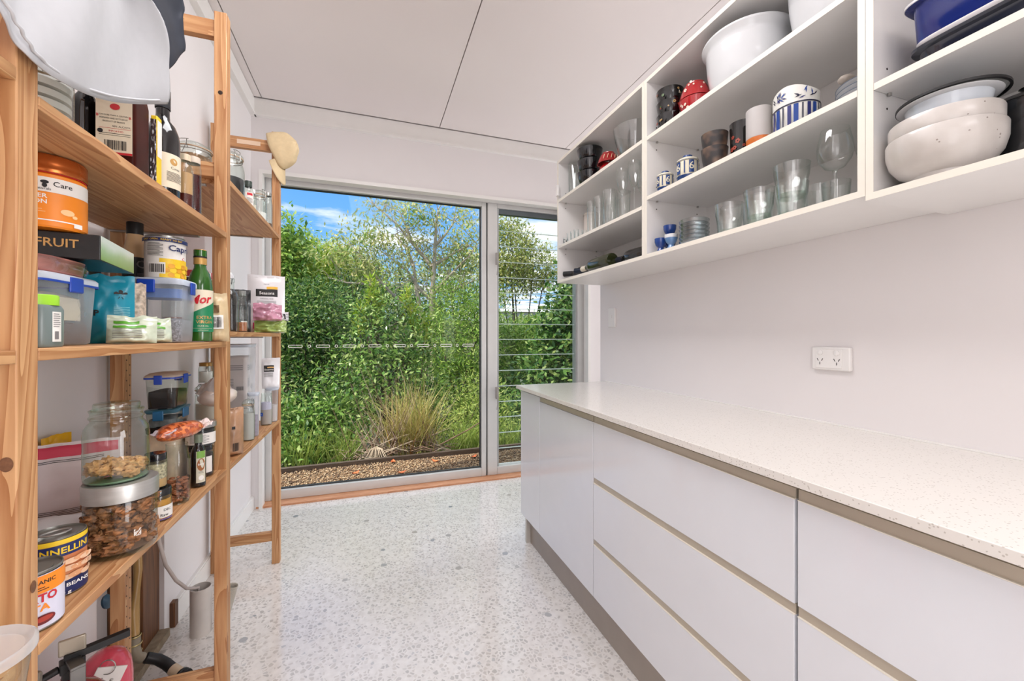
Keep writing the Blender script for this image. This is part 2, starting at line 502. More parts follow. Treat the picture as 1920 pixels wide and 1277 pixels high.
for i in range(nb):
    z0 = 0.092 + i * pitch
    bl = MB()
    mt = Matrix.Translation((0, 0.042, z0)) @ Matrix.Rotation(R(6), 4, 'X')
    bl.box(1.047, 1.784, -0.003, 0.003, -0.006, pitch + 0.009, 0, mt)
    e_ = MB().box(1.047, 1.784, -0.0040, 0.0034, -0.0068, -0.0008, 0, mt)
    bo = obj('louvre_blade', bl, blade_mat, w2)
    obj('polished_edge', e_, mat('polished_glass_edge', S(226, 236, 234), 0.15), bo)
for z0 in (1.80, 0.66):
    hb = MB(); hb.box(1.012, 1.034, -0.03, 0.0, z0, z0 + 0.10); hb.tube([(1.023, -0.028, z0 + .02), (1.02, -0.034, z0 - .05), (1.018, -0.03, z0 - .09)], .004, 6)
    obj('louvre_lever', hb, mat('lever_grey', S(160, 156, 152), 0.4, 0.4), w2, bevel=0.003)

# ================================================================= base cabinets
FX = 0.85
def board(mb, y0, y1, z0, z1, x0=FX, t=0.018, m=0):
    mb.box(x0, x0 + t, y0, y1, z0, z1, m)
bc = thing('base_cabinet', 'gloss white base cabinet with one tall door at the window end of the bench', 'cabinet', (0, 0, 0))
cb = MB(); cb.box(FX + 0.02, 1.44, 1.447, 2.255, 0.142, 0.868)
obj('carcass', cb, melamine, bc)
obj('end_panel', MB().box(FX, 1.44, 2.257, 2.275, 0.142, 0.868), gloss_white, bc, bevel=0.0012)
fp = MB(); board(fp, 1.995, 2.256, 0.142, 0.868)
obj('filler_panel', fp, gloss_white, bc, bevel=0.0012)
dp = MB(); board(dp, 1.446, 1.992, 0.142, 0.845)
obj('door', dp, gloss_white, bc, bevel=0.0012)
obj('finger_rail', MB().box(FX + 0.003, FX + 0.02, 1.447, 1.992, 0.846, 0.868), rail, bc)
def bank(y0, y1, label):
    t = thing('drawer_cabinet', label, 'cabinet', (0, 0, 0), 0, 'gloss white drawer cabinets')
    obj('carcass', MB().box(FX + 0.022, 1.44, y0 + 0.001, y1 - 0.001, 0.142, 0.868), melamine, t)
    for z0, z1 in ((0.142, 0.353), (0.376, 0.600), (0.623, 0.845)):
        d = MB(); board(d, y0 + 0.0025, y1 - 0.0025, z0, z1)
        dr = obj('drawer', d, gloss_white, t, bevel=0.0012)
        ed = MB(); ed.box(FX - 0.0004, FX + 0.0186, y0 + 0.0025, y1 - 0.0025, z1 - 0.0005, z1 + 0.0012)
        obj('drawer_edge', ed, edge_band, dr)
    for z0 in (0.354, 0.601, 0.846):
        rl = MB(); rl.box(FX + 0.004, FX + 0.0215, y0 + 0.002, y1 - 0.002, z0, z0 + 0.022)
        obj('finger_rail', rl, rail, t)
    return t
bank(0.617, 1.445, 'gloss white cabinet of three wide drawers next to the tall door')
bank(-0.211, 0.615, 'gloss white cabinet of three wide drawers cut by the right edge of the photo')
# bench top
m, n = new_mat('speckled_stone')
tc = n('ShaderNodeTexCoord')
vo = n('ShaderNodeTexVoronoi', i_Vector=tc.outputs['Object'], i_Scale=260.0)
sc_ = n('ShaderNodeSeparateColor', i_0=vo.outputs['Color'])
sp = n.math('MULTIPLY', n.math('GREATER_THAN', sc_.outputs[0], 0.86), n.math('LESS_THAN', vo.outputs['Distance'], 0.4))
col = n.mix(n.math('MULTIPLY', sp, 0.5), S(222, 218, 212), S(150, 140, 128))
p = n('ShaderNodeBsdfPrincipled', i_Base_Color=col, i_Roughness=0.16)
stone_mat = finish(m, p.outputs[0])
bt = MB().box(0.826, 1.444, -0.3, 2.295, 0.880, 0.900)
o = obj('benchtop', bt, stone_mat, bevel=0.0015); tag(o, 'long speckled white stone benchtop on the white cabinets', 'benchtop')
sl = MB().box(1.437, 1.4445, -0.3, 2.295, 0.9002, 0.905)
struct('trim_8', sl, trim_paint)
sr = MB(); sr.box(FX + 0.012, 1.44, -0.211, 2.26, 0.8685, 0.8795)
o = obj('shadow_rail', sr, rail); tag(o, 'narrow metallic shadow rail between stone benchtop and drawer fronts', 'rail')
kk = MB(); kk.box(0.878, 0.892, -0.3, 2.19, 0, 0.1415)
kr = thing('kickboard', 'brushed metallic kickboard along the floor under the cabinets', 'kickboard', (0, 0, 0))
obj('kick_face', kk, kick, kr); obj('kick_return', MB().box(0.853, 1.40, 2.191, 2.21, 0.0, 0.1415), mat('kick_end', S(196, 192, 186), 0.35, 0.2), kr)

# ================================================================= wall cabinets
CX0, CX1 = 1.115, 1.444
def wall_cab(y0, y1, z0, z1, shelves, label, t=0.016):
    c = thing('wall_cabinet', label, 'cabinet', (0, 0, 0), 0, 'open white wall cabinets')
    def brd(nm, *b):
        mb = MB().box(*b); o = obj(nm, mb, melamine, c)
        return o
    def band(par, *b):
        obj('edge_band', MB().box(*b), edge_band, par)
    e = 0.0009
    for yy, nm in ((y0, 'side_panel'), (y1 - t, 'side_panel')):
        o = brd(nm, CX0 + e, CX1, yy, yy + t, z0, z1); band(o, CX0, CX0 + e, yy, yy + t, z0, z1)
    for zz, nm in ((z0, 'bottom_panel'), (z1 - t, 'top_panel')):
        o = brd(nm, CX0 + e, CX1, y0 + t, y1 - t, zz, zz + t); band(o, CX0, CX0 + e, y0 + t, y1 - t, zz, zz + t)
    brd('back_panel', CX1 - 0.006, CX1, y0 + t, y1 - t, z0 + t, z1 - t)
    for zt in shelves:
        o = brd('shelf', CX0 + e, CX1 - 0.007, y0 + t + .001, y1 - t - .001, zt - t, zt)
        band(o, CX0, CX0 + e, y0 + t + .001, y1 - t - .001, zt - t, zt)
        for yy in (y0 + t + .005, y1 - t - .005):
            for xx in (CX0 + 0.05, CX1 - 0.06):
                mb = MB().lathe([(0, zt - t - .006), (.0046, zt - t - .006), (.0046, zt - t), (0, zt - t)], 8, 0, xx, yy)
                obj('shelf_pin', mb, steel, c)
    hl = MB()
    for yy, q in ((y0 + t, 1), (y1 - t, -1)):
        for xx in (CX0 + 0.05, CX1 - 0.06):
            for zt in shelves:
                for dz in (-0.05, 0.045):
                    hl.lathe([(0, 0.0006), (.0028, 0.0006), (.0028, 0)], 8, 0, 0, 0, mtx=Matrix.Translation((xx, yy, zt + dz)) @ Matrix.Rotation(R(-90 * q), 4, 'X'))
    obj('pin_hole', hl, mat('hole_dark', S(60, 50, 46), 0.8), c)
    return c
wc = wall_cab(1.469, 2.33, 1.525, 2.29, (1.757, 2.045), 'open white wall cabinet nearest the window with wine bottles at its bottom')
pb = MB().box(1.10, 1.114, 2.295, 2.32, 2.065, 2.13)
obj('hinge_plate', pb, white_plastic, wc, bevel=0.002)
wall_cab(0.641, 1.468, 1.525, 2.29, (1.787, 2.042), 'open white wall cabinet in the middle holding tumblers and patterned cups')
wall_cab(-0.2, 0.640, 1.513, 2.29, (1.783,), 'open white wall cabinet at the right edge with the speckled bowls')
# switch and socket
sw = thing('light_switch', 'small white rocker switch on the wall above the bench near the window', 'switch', (1.445, 2.213, 1.308))
obj('plate', MB().box(-0.012, 0, -0.036, 0.036, -0.06, 0.06), white_plastic, sw, bevel=0.003)
obj('rocker', MB().box(-0.0155, -0.0121, -0.006, 0.006, -0.002, 0.016), white_plastic, sw, bevel=0.001)
so = thing('power_socket', 'white double power point low on the right wall', 'socket', (1.445, 0.922, 1.117))
obj('plate', MB().box(-0.016, 0, -0.059, 0.059, -0.038, 0.038), white_plastic, so, bevel=0.004)
obj('inner_plate', MB().box(-0.0185, -0.0161, -0.036, 0.045, -0.031, 0.031), white_plastic, so, bevel=0.001)
for yy in (-0.022, 0.030):
    mt = Matrix.Translation((-0.0186, yy, 0.019)) @ Matrix.Rotation(R(-90), 4, 'Y')
    obj('switch_button', MB().lathe([(0.0085, 0), (0.0085, 0.003), (0.007, 0.004), (0, 0.004)], 20, 0, mtx=mt), white_plastic, so)
    sl_ = MB()
    for dy, dz, a in ((-0.007, -0.004, 28), (0.007, -0.004, -28), (0, -0.016, 0)):
        sl_.box(-0.0004, 0.0, -0.001, 0.001, -0.0045, 0.0045, 0, Matrix.Translation((-0.0186, yy + dy, dz)) @ Matrix.Rotation(R(a), 4, 'X'))
    obj('pin_slots', sl_, ink, so)
# ================================================================= pine shelving
def clips(t, m_, *bs, bevel=.003):
    for b_ in bs:
        obj('lid_clip', MB().box(*b_), m_, t, bevel=bevel)
A1, A2, A3, B1, B2, B3 = 1.535, 1.174, 0.752, 1.722, 1.208, 0.755
FRX = -0.447
un = thing('shelving_unit', 'tall open pine shelving unit filled with pantry goods along the left wall', 'shelving', (0, 0, 0))
hole_mat = mat('hole_dark', S(60, 50, 46), 0.8)
def side_frame(y0, y1, rungs, ztop=2.262):
    f = thing('side_frame', None, None, (0, 0, 0)); f.parent = un
    for x0, x1 in ((-0.483, FRX), (-0.752, -0.716)):
        mb = MB().box(x0, x1, y0, y1, 0.0, ztop)
        if x0 < -0.6:
            k = 0
            while 0.06 + k * 0.032 < 2.2:
                z = 0.06 + k * 0.032; k += 1
                for yy in (y0 + 0.010, y1 - 0.010):
                    zz = z + (0.016 if yy > (y0 + y1) / 2 else 0)
                    mt = Matrix.Translation((x1 + 0.0001, yy, zz)) @ Matrix.Rotation(R(90), 4, 'Y')
                    mb.lathe([(0, 0.0005), (.0026, 0.0005), (.0026, 0)], 6, 1, mtx=mt)
        obj('post', mb, [MATS['pine_z'], hole_mat], f, bevel=0.002)
    for z0, z1 in rungs:
        obj('rung', MB().box(-0.717, -0.482, y0 + 0.006, y1 - 0.006, z0, z1), MATS['pine_x'], f, bevel=0.0015)
    return f
YP = [(0.736, 0.774), (1.588, 1.626), (2.425, 2.465)]
f1 = side_frame(*YP[0], [(0.03, 0.085), (0.9, 0.945), (1.76, 1.805), (2.18, 2.235)])
f2 = side_frame(*YP[1], [(0.03, 0.087), (1.717, 1.765), (2.18, 2.235)])
f3 = side_frame(*YP[2], [(0.118, 0.164), (2.16, 2.215)])
obj('paper_label', MB().box(-0.64, -0.535, YP[2][0] + 0.0045, YP[2][0] + 0.0058, 2.178, 2.200), mat('old_label', S(214, 186, 160), 0.6), f3)
def knot(f, mtx, rx, rz):
    obj('knot', MB().lathe([(0, .0006), (rx * .5, .0006), (rx, .0003)], 20, 0, sy=rz / rx, mtx=mtx), mat('pine_knot', S(112, 74, 48), .6, var=.3, scale=160), f)
knot(f1, Matrix.Translation((FRX + .0002, .7638, .838)) @ Matrix.Rotation(R(90), 4, 'Y'), .0085, .0055)
knot(f1, Matrix.Translation((-.4575, .7358, 1.019)) @ Matrix.Rotation(R(90), 4, 'X'), .0075, .010)
kb = MB().lathe([(0, 0.0008), (0.004, 0.0008), (0.0062, 0.0004), (0.007, 0)], 16, 0, mtx=Matrix.Translation((-0.465, YP[1][0] - 0.0002, 1.995)) @ Matrix.Rotation(R(90), 4, 'X'))
obj('post_screw', kb, mat('screw_dark', S(58, 44, 36), 0.4, 0.5), f2)
def shelf(y0, y1, zt):
    mb = MB()
    for i, (xa, xb) in enumerate(((-0.752, -0.601), (-0.600, FRX))):
        mb.box(xa, xb, y0, y1, zt - 0.018, zt)
    o = obj('shelf_board', mb, MATS['pine_y'], un, bevel=0.0012)
    for yy in (y0 + 0.01, y1 - 0.01):
        obj('metal_rail', MB().box(-0.745, -0.52, yy - 0.006, yy + 0.006, zt - 0.024, zt - 0.0185), steel, o)
for z in (A1, A2, A3):
    shelf(0.775, 1.587, z - .0008)
for z in (B1, B2, B3):
    shelf(1.627, 2.424, z - .0008)
for z in (1.552, 1.172, 0.752):
    shelf(-0.095, 0.735, z - .0008)

# ================================================================= builders for pantry goods
def facing(x, y):
    return math.atan2(-y, -x)
def glass_jar(root, r, h, neck=0.82, sh=0.72, gl=None, foot=0.9, name='glass_body'):
    p = [(0, 0.003), (r * foot * .9, 0.003), (r * foot, 0.0), (r * .985, h * .05), (r, h * .1), (r, h * (sh - .06)), (r * .985, h * sh), (r * (neck + .06), h * (sh + .11)), (r * neck, h * (sh + .16)), (r * neck, h * .97), (r * (neck + .03), h * .985), (r * (neck + .02), h), (r * (neck - .04), h)]
    return obj(name, MB().lathe(p, 40), gl or clear, root, smooth=50)
def filling(root, r, z0, z1, mt, name, lumpy=0.0, nexp=2, sx=1, sy=1):
    mb = MB()
    if lumpy:
        mb.lathe([(0, z0), (r, z0), (r, z0 + (z1 - z0) * .3), (r, z0 + (z1 - z0) * .6), (r * .98, z1 - lumpy), (r * .6, z1), (r * .3, z1 - lumpy * .5), (0, z1)], 32, nexp=nexp, sx=sx, sy=sy)
    else:
        mb.lathe([(0, z0), (r, z0), (r, z1), (0, z1)], 32, nexp=nexp, sx=sx, sy=sy)
    o = obj(name, mb, mt, root)
    o['kind'] = 'stuff'
    return o
def screw_lid(root, r, z, h, mt, name='lid', ridges=36):
    p = [(r * .97, z), (r, z + .001), (r, z + h * .85), (r * .96, z + h), (r * .9, z + h), (0, z + h * .96)]
    return obj(name, MB().lathe(p, 48, flute=ridges, fdepth=.03, fz=(z + .0005, z + h * .86)), mt, root)
wire = mat('clip_wire', S(150, 148, 142), 0.3, 0.8)
def clip_top(root, r, z, ang, domed=0.012):
    o = obj('glass_lid', MB().lathe([(r * 1.05, z), (r * 1.08, z + .004), (r * 1.06, z + .009), (r * .9, z + .013), (r * .6, z + .013 + domed * .6), (0, z + .013 + domed)], 40), clear, root)
    obj('rubber_ring', MB().lathe([(r * 1.03, z - .004), (r * 1.09, z - .003), (r * 1.09, z), (r * 1.03, z + .0005)], 40), mat('rubber_orange', S(196, 168, 140), .6), root)
    mb = MB()
    c, s_ = math.cos(ang), math.sin(ang)
    def q(rad, side, zz):
        return (c * rad - s_ * side, s_ * rad + c * side, zz)
    ring = [(r * 1.0 * math.cos(t), r * 1.0 * math.sin(t), z - .012) for t in [2 * math.pi * k / 32 for k in range(33)]]
    mb.tube(ring, .0013, 6)
    w = r * .22
    mb.tube([q(r * 1.02, -w, z - .012), q(r * 1.13, -w, z - .004), q(r * 1.16, -w, z + .014), q(r * .95, -w, z + .022), q(r * .9, 0, z + .024), q(r * .95, w, z + .022), q(r * 1.16, w, z + .014), q(r * 1.13, w, z - .004), q(r * 1.02, w, z - .012)], .0014, 6)
    mb.tube([q(r * 1.14, -w, z + .004), q(r * 1.26, -w * .7, z - .018), q(r * 1.22, 0, z - .034), q(r * 1.26, w * .7, z - .018), q(r * 1.14, w, z + .004)], .0014, 6)
    obj('wire_clip', mb, wire, root)
def label_band(root, r, z0, z1, a0, half, paper, texts=(), name='label', inks=None):
    """a printed label wrapped on a cylinder; texts = (string, size, u, v, material slot, bold)"""
    mb = MB(); f = cyl(r, a0)
    mb.rect(f, -half * r, half * r, z0, z1, 0, 40)
    for k, t in enumerate(texts):
        s_, size, u, v, mi = t[:5]; bold = t[5] if len(t) > 5 else 0.0
        g = cyl(r, a0, e=0.0013 + 0.0002 * k)
        if s_ == '#bar':
            bx = u
            rr = random.Random(3)
            while bx < u + size * 1.3:
                w_ = rr.choice((.0008, .0012, .0018)); mb.rect(g, bx, bx + w_, v, v + size, mi, 1); bx += w_ + rr.choice((.0008, .0014))
        elif s_ == '#rect':
            mb.rect(g, u, u + size, v, v + t[6], mi, max(2, int(size / r / .08)))
        elif s_ == '#oval':
            n_ = 20; b = len(mb.v)
            mb.add([g(u + size * math.cos(2 * math.pi * i / n_), v + t[6] * math.sin(2 * math.pi * i / n_)) for i in range(n_)], [tuple(range(n_))], mi)
        elif s_ == '#lines':
            for q in range(t[6]):
                mb.rect(g, u, u + size * (1 if q % 3 else .8), v - q * .0032, v - q * .0032 + .0011, mi, 6)
        else:
            mb.text(s_, size, lambda x, y, g=g, u=u, v=v: g(u + x, v + y), mi, bold, t[6] if len(t) > 6 else 1.0)
    return obj(name, mb, [paper] + list(inks or [ink]), root, smooth=60)
def bottle(root, r, h, neck_r, body=0.62, shoulder=0.78, m=None, name='bottle_body', taper=1.0):
    p = [(0, .004), (r * .85, .002), (r * .97, 0.003), (r, .01), (r * taper, h * body), (r * .93 * taper, h * (body + (shoulder - body) * .35)), (r * .55 + neck_r * .45, h * (body + (shoulder - body) * .75)), (neck_r * 1.1, h * shoulder), (neck_r, h * (shoulder + .05)), (neck_r, h * .93), (neck_r * 1.15, h * .935), (neck_r * 1.15, h)]
    return obj(name, MB().lathe(p, 36), m or clear, root, smooth=50)
def cap(root, r, z0, z1, mt, name='cap', ridges=30):
    return obj(name, MB().lathe([(r, z0), (r, z1 - .002), (r * .93, z1), (0, z1)], 36, flute=ridges, fdepth=.03, fz=(z0, z1 - .002)), mt, root)
def tin_can(root, r, h, tab=True):
    p = [(r * .95, 0), (r, .001), (r, .003), (r * .975, .005), (r * .975, h - .006), (r, h - .004), (r, h - .0005), (r * .97, h), (r * .955, h - .004), (r * .7, h - .005), (r * .68, h - .004), (0, h - .0045)]
    obj('can_body', MB().lathe(p, 48), mat('tin', S(150, 148, 142), .3, .85), root)
    if tab:
        mb = MB(); pts = [(.018 * math.cos(t) * .62 + .0, .018 * math.sin(t), h - .0005) for t in [2 * math.pi * k / 20 for k in range(21)]]
        mb.tube(pts, .0018, 6, caps=False); mb.box(-.004, .004, .012, .028, h - .004, h - .001)
        obj('pull_tab', mb, steel, root).rotation_euler.z = 2.2
def rbox(root, name, sx, sy, z0, z1, mt, nexp=6, taper=1.0, open_top=False, bot=.96):
    p = [(0, z0), (bot * .94, z0), (bot, z0 + .004), (taper, z1 - .001)]
    p += [(taper * .985, z1)] if open_top else [(taper * .97, z1), (0, z1)]
    return obj(name, MB().lathe(p, 56, nexp=nexp, sx=sx, sy=sy), mt, root, smooth=50)
def box_lid(root, sx, sy, z, h, mt, nexp=6):
    p = [(1.0, z), (1.05, z), (1.05, z + h * .7), (1.0, z + h), (.9, z + h), (.86, z + h * .75), (0, z + h * .75)]
    return obj('lid', MB().lathe(p, 56, nexp=nexp, sx=sx, sy=sy), mt, root, smooth=50)
def pouch(root, w, h, t, mt, seed=0, name='bag', top=1.0, wr=.006, nu=18, nv=22, seal=.10, lean=0.0):
    """soft pillow bag standing on its bottom edge; its front faces local -y; returns a map onto the front"""
    def sf(u, v, side):
        a = abs(2 * u - 1); vv = max(0.0, min(1.0, (1 - v) / (seal + .45)))
        th = (1 - a ** 3.0) * (min(1, v / .10) ** .5) * (vv ** .7 if v < 1 - seal else (seal + 0.0) * vv)
        x = (u - .5) * w * (1 + (top - 1) * v)
        k = noise.noise(Vector((u * 4 + seed, v * 5, seed * 1.3 + side * .7))) * wr + noise.noise(Vector((u * 11 + seed, v * 13, 3.1 * side))) * wr * .45
        y = side * (t / 2 * th) + (k if 0 < u < 1 else 0) * min(1, 4 * (1 - v) + .25) + lean * v * h
        z = v * h + noise.noise(Vector((u * 5 + seed * 2, 7.7, v))) * wr * .8 * v
        return (x, y, z)
    mb = MB()
    mb.grid(lambda u, v: sf(u, v, -1), nu, nv)
    mb.grid(lambda u, v: sf(1 - u, v, 1), nu, nv)
    o = obj(name, mb, mt, root, smooth=60)
    def front(x, z, e=.0012):
        p = sf(x / w + .5, z / h, -1)
        return (p[0], p[1] - e, p[2])
    return o, front
def print_on(root, front, items, mats, name='print'):
    mb = MB()
    for k, t in enumerate(items):
        kind, x0, x1, z0, z1, mi = t[:6]
        e = .0012 + .0004 * (k + 1)
        if kind == 'rect':
            nx = 8; nz = 6
            b = len(mb.v)
            mb.grid(lambda u, v: front(x0 + (x1 - x0) * u, z0 + (z1 - z0) * v, e), nx, nz, mi)
        elif kind == 'bar':
            rr = random.Random(5); x = x0
            while x < x1:
                w_ = rr.choice((.0008, .0013, .002)); a_ = x
                mb.grid(lambda u, v: front(a_ + w_ * u, z0 + (z1 - z0) * v, e), 1, 3, mi); x += w_ + rr.choice((.0008, .0014))
        elif kind == 'lines':
            z = z1
            while z > z0:
                a_ = z
                mb.grid(lambda u, v: front(x0 + (x1 - x0) * u, a_ - .0012 + .0012 * v, e), 8, 1, mi); z -= .0038
        else:
            sz = z1 - z0; cx_ = (x0 + x1) / 2; cz = (z0 + z1) / 2
            mb.text(kind, sz, lambda x, y: front(cx_ + x, cz + y, e), mi, t[6] if len(t) > 6 else 0.0, t[7] if len(t) > 7 else 1.0)
    return obj(name, mb, mats, root, smooth=60)
def heap(root, name, mt, n_, place, size, seed=1, sq=(1, .62, .5), rough=.55, nu=7, nv=5, freq=2.1):
    rr = random.Random(seed); mb = MB()
    for i in range(n_):
        c = place(rr)
        mtx = Matrix.Rotation(rr.uniform(0, 6.3), 4, 'Z') @ Matrix.Rotation(rr.uniform(-1, 1), 4, 'X')
        mb.blob(c, size * rr.uniform(.75, 1.2), 0, nu, nv, rough, seed * 50 + i, sq, mtx, freq)
    o = obj(name, mb, mt, root, smooth=80); o['kind'] = 'stuff'
    return o
def in_disc(r, z0, z1, shell=0.0):
    def f(rr):
        a = rr.uniform(0, 6.283); q = r * math.sqrt(rr.uniform(shell, 1))
        return (q * math.cos(a), q * math.sin(a), rr.uniform(z0, z1))
    return f
walnut = mat('walnut', S(146, 98, 60), .6, var=.55, scale=120, bump=.4)
almond_m = mat('almond', S(150, 88, 52), .5, var=.22, scale=60)
label_cream = mat('label_cream', S(226, 214, 190), .5, var=.02)
yellow = mat('print_yellow', S(240, 200, 40), .45); red = mat('print_red', S(196, 34, 44), .45)
navy_ink = mat('print_navy', S(28, 40, 92), .45); green_ink = mat('print_green', S(24, 128, 82), .45)
gold_ink = mat('print_gold', S(206, 160, 96), .4, .3); pink_ink = mat('print_pink', S(222, 42, 120), .45)
orange_ink = mat('print_orange', S(240, 138, 30), .45); grey_ink = mat('print_grey', S(120, 116, 116), .6)
blue_clip = mat('blue_clip', S(28, 66, 168), .35); dark_glass = mat('dark_bottle', S(20, 18, 18), .1, coat=.5)
amber = mat('amber_liquor', S(58, 18, 10), .32, spec=.12, var=.3, scale=18)
tub_milk = milky('container_plastic', S(214, 220, 226), .88); lid_milk = milky('lid_plastic', S(206, 214, 226), .35)

# ================================================================= goods on the top shelf beside the first post
t = thing('clip_jar', 'wide clip-top glass jar banded with white contents beside the first post', 'jar', (-.56, .975, A1))
glass_jar(t, .042, .15, .86, .8); clip_top(t, .037, .15, -1.0)
mb = MB()
for k in range(4):
    mb.lathe([(0, .045 + k * .018), (.0385, .045 + k * .018), (.0385, .057 + k * .018), (0, .057 + k * .018)], 32)
o = obj('white_layers', mb, paper_white, t); o['kind'] = 'stuff'
filling(t, .0385, .004, .044, mat('grey_salt', S(150, 150, 146), .6, var=.2, scale=90), 'grey_layer')
t = thing('dark_bottle', 'dark glossy bottle behind the square liquor bottle on the top shelf', 'bottle', (-.612, 1.20, A1))
bottle(t, .026, .26, .012, .62, .8, dark_glass); cap(t, .0145, .235, .263, black)
# square liquor bottle, label towards the camera
t = thing('liquor_bottle', 'square brown liquor bottle with a white barcode back label', 'bottle', (-.539, 1.19, A1))
obj('bottle_body', MB().lathe([(0, .002), (.88, .001), (.97, .004), (1, .01), (1, .20), (.93, .215), (.6, .232), (.34, .245), (.34, .27)], 48, nexp=9, sx=.036, sy=.036), amber, t, smooth=50)
cap(t, .015, .262, .292, black)
mb = MB(); f = plane((0, -.0363, 0), (1, 0, 0), (0, 0, 1)); mb.rect(f, -.032, .033, .062, .185, 0)
f2_ = plane((0, -.0363, 0), (1, 0, 0), (0, 0, 1), .0014)
mb.rect(f2_, -.032, .033, .062, .067, 1)
rr = random.Random(2); x = -.017
while x < .022:
    w_ = rr.choice((.0007, .0011, .0017)); mb.rect(f2_, x, x + w_, .072, .093, 2); x += w_ + rr.choice((.0007, .0013))
for k in range(3):
    mb.text(['PRODUCT OF FRANCE', 'PREPARED AND BOTTLED BY', 'FOR MORE THAN A CENTURY'][k], .0048, lambda a, b, k=k: f2_(a, .134 + k * .007 + b), 2, 0, .8)
mb.text('50% ALC/VOL', .0055, lambda a, b: f2_(.014 + a, .124 + b), 2)
mb.text('IMPORTED', .0055, lambda a, b: f2_(.004 + a, .113 + b), 1)
mb.rect(f2_, -.026, .03, .1075, .1085, 2); mb.rect(f2_, -.026, .03, .1035, .1042, 2)
mb.rect(f2_, -.026, .031, .119, .1197, 1)
n_ = 16; mb.add([f2_(-.024 + .005 * math.cos(6.283 * i / n_), .112 + .005 * math.sin(6.283 * i / n_)) for i in range(n_)], [tuple(range(n_))], 2)
mb.add([f2_(.002 + .009 * math.cos(6.283 * i / n_), .168 + .007 * math.sin(6.283 * i / n_)) for i in range(n_)], [tuple(range(n_))], 1)
for x0 in (-.029, .029):
    mb.text('B', .008, lambda a, b: f2_(x0 + a, .146 + b), 1, .02)
obj('label', mb, [label_cream, red, ink], t)
t = thing('foil_packet', 'small yellow carton with a crinkled silver side next to the liquor bottle', 'packet', (-.501, 1.25, A1))
obj('carton', MB().box(-.0065, .0065, -.012, .012, 0, .2), [yellow], t, bevel=.002)
mb = MB().grid(lambda u, v: (-.0065 + .012 * u, -.0132 - .0018 * noise.noise(Vector((u * 5, v * 26, 1))), .01 + .18 * v), 8, 44)
obj('foil_side', mb, mat('silver_foil', S(206, 206, 210), .22, .95, var=.2, scale=60), t)
obj('white_strip', MB().box(.0066, .0070, -.011, .011, .10, .19), paper_white, t)
t = thing('wine_bottle', 'dark wine bottle with a cream crest label on the top shelf', 'bottle', (-.52, 1.332, A1))
bottle(t, .037, .31, .0145, .56, .74, dark_glass); cap(t, .0165, .26, .312, mat('capsule', S(24, 26, 32), .35), ridges=0)
a0 = facing(-.52, 1.332) + .75
label_band(t, .037, .045, .135, a0, .85, label_cream, [('#oval', .009, -.004, .115, 2, 0, .009), ('Cuvee', .009, 0, .098, 1), ('#lines', .04, -.02, .086, 1, 0, 8)], inks=[ink, gold_ink])
t = thing('sauce_bottle', 'slim bottle half full of brown sauce between wine bottle and dark jar', 'bottle', (-.492, 1.392, A1))
bottle(t, .019, .165, .011, .7, .85, clear); cap(t, .013, .15, .168, mat('cream_cap', S(214, 196, 168), .4))
filling(t, .0178, .004, .055, mat('red_brown_sauce', S(88, 30, 20), .3, var=.1), 'dark_sauce'); filling(t, .0178, .0555, .115, mat('tan_sauce', S(206, 160, 112), .4), 'pale_sauce')
t = thing('preserve_jar', 'tall clear jar of dark red preserve at the end of the top shelf', 'jar', (-.487, 1.434, A1))
glass_jar(t, .0195, .17, .8, .84); cap(t, .0175, .160, .178, mat('cloudy_cap', S(200, 186, 170), .4))
filling(t, .0182, .004, .125, mat('dark_red_jam', S(66, 14, 18), .25, var=.25, scale=70), 'red_preserve')

# ================================================================= second bay, top shelf
t = thing('clip_jar', 'squat clip-top jar of brown dried leaves behind the middle post', 'jar', (-.655, 1.93, B1))
glass_jar(t, .062, .2, .9, .8); clip_top(t, .058, .2, facing(-.655, 1.93) - .5, .02)
filling(t, .0585, .004, .18, mat('dried_leaf', S(150, 112, 78), .8, var=.5, scale=70), 'dried_leaves', .01)
label_band(t, .062, .10, .145, facing(-.655, 1.93) - .9, .55, black_matt, [('NO', .02, .012, .122, 1, .01)], inks=[gold_ink])
t = thing('clip_jar', 'clip-top jar with black contents low in it beside the middle post', 'jar', (-.51, 1.841, B1))
glass_jar(t, .05, .155, .84, .72); clip_top(t, .043, .155, -.75)
filling(t, .047, .004, .075, mat('black_beans', S(20, 20, 24), .45, var=.4, scale=130), 'black_contents')
t = thing('spice_bottle', 'small spice bottle with a red and white label beside the jar of black contents', 'bottle', (-.485, 2.0, B1))
bottle(t, .019, .115, .012, .7, .84, clear); cap(t, .014, .10, .125, mat('dark_green_cap', S(50, 62, 56), .4))
label_band(t, .019, .02, .075, facing(-.485, 2.0) + .3, .9, paper_white, [('#rect', .02, -.01, .062, 1, 0, .01), ('#lines', .022, -.011, .05, 2, 0, 7)], inks=[red, grey_ink])
t = thing('spice_bottle', 'narrow clear bottle before the empty clip jar on the upper far shelf', 'bottle', (-.49, 2.085, B1))
bottle(t, .016, .11, .009, .7, .86, clear); cap(t, .0115, .1, .118, white_plastic); filling(t, .0148, .004, .05, mat('pale_powder', S(222, 214, 200), .8), 'pale_powder')
t = thing('clip_jar', 'nearly empty clip-top jar of white powder at the window end of the top shelf', 'jar', (-.50, 2.244, B1))
glass_jar(t, .0336, .145, .86, .74); clip_top(t, .029, .145, -.7); filling(t, .031, .004, .06, mat('white_flour', S(232, 230, 226), .8), 'white_powder')
t = thing('glass_bottle', 'clear upright bottle with brown seeds in its bottom by the last post', 'bottle', (-.487, 2.36, B1))
bottle(t, .021, .19, .014, .72, .84, clear); filling(t, .019, .004, .04, mat('brown_seed', S(112, 82, 62), .7, var=.3, scale=120), 'brown_seeds'); cap(t, .016, .178, .195, steel)

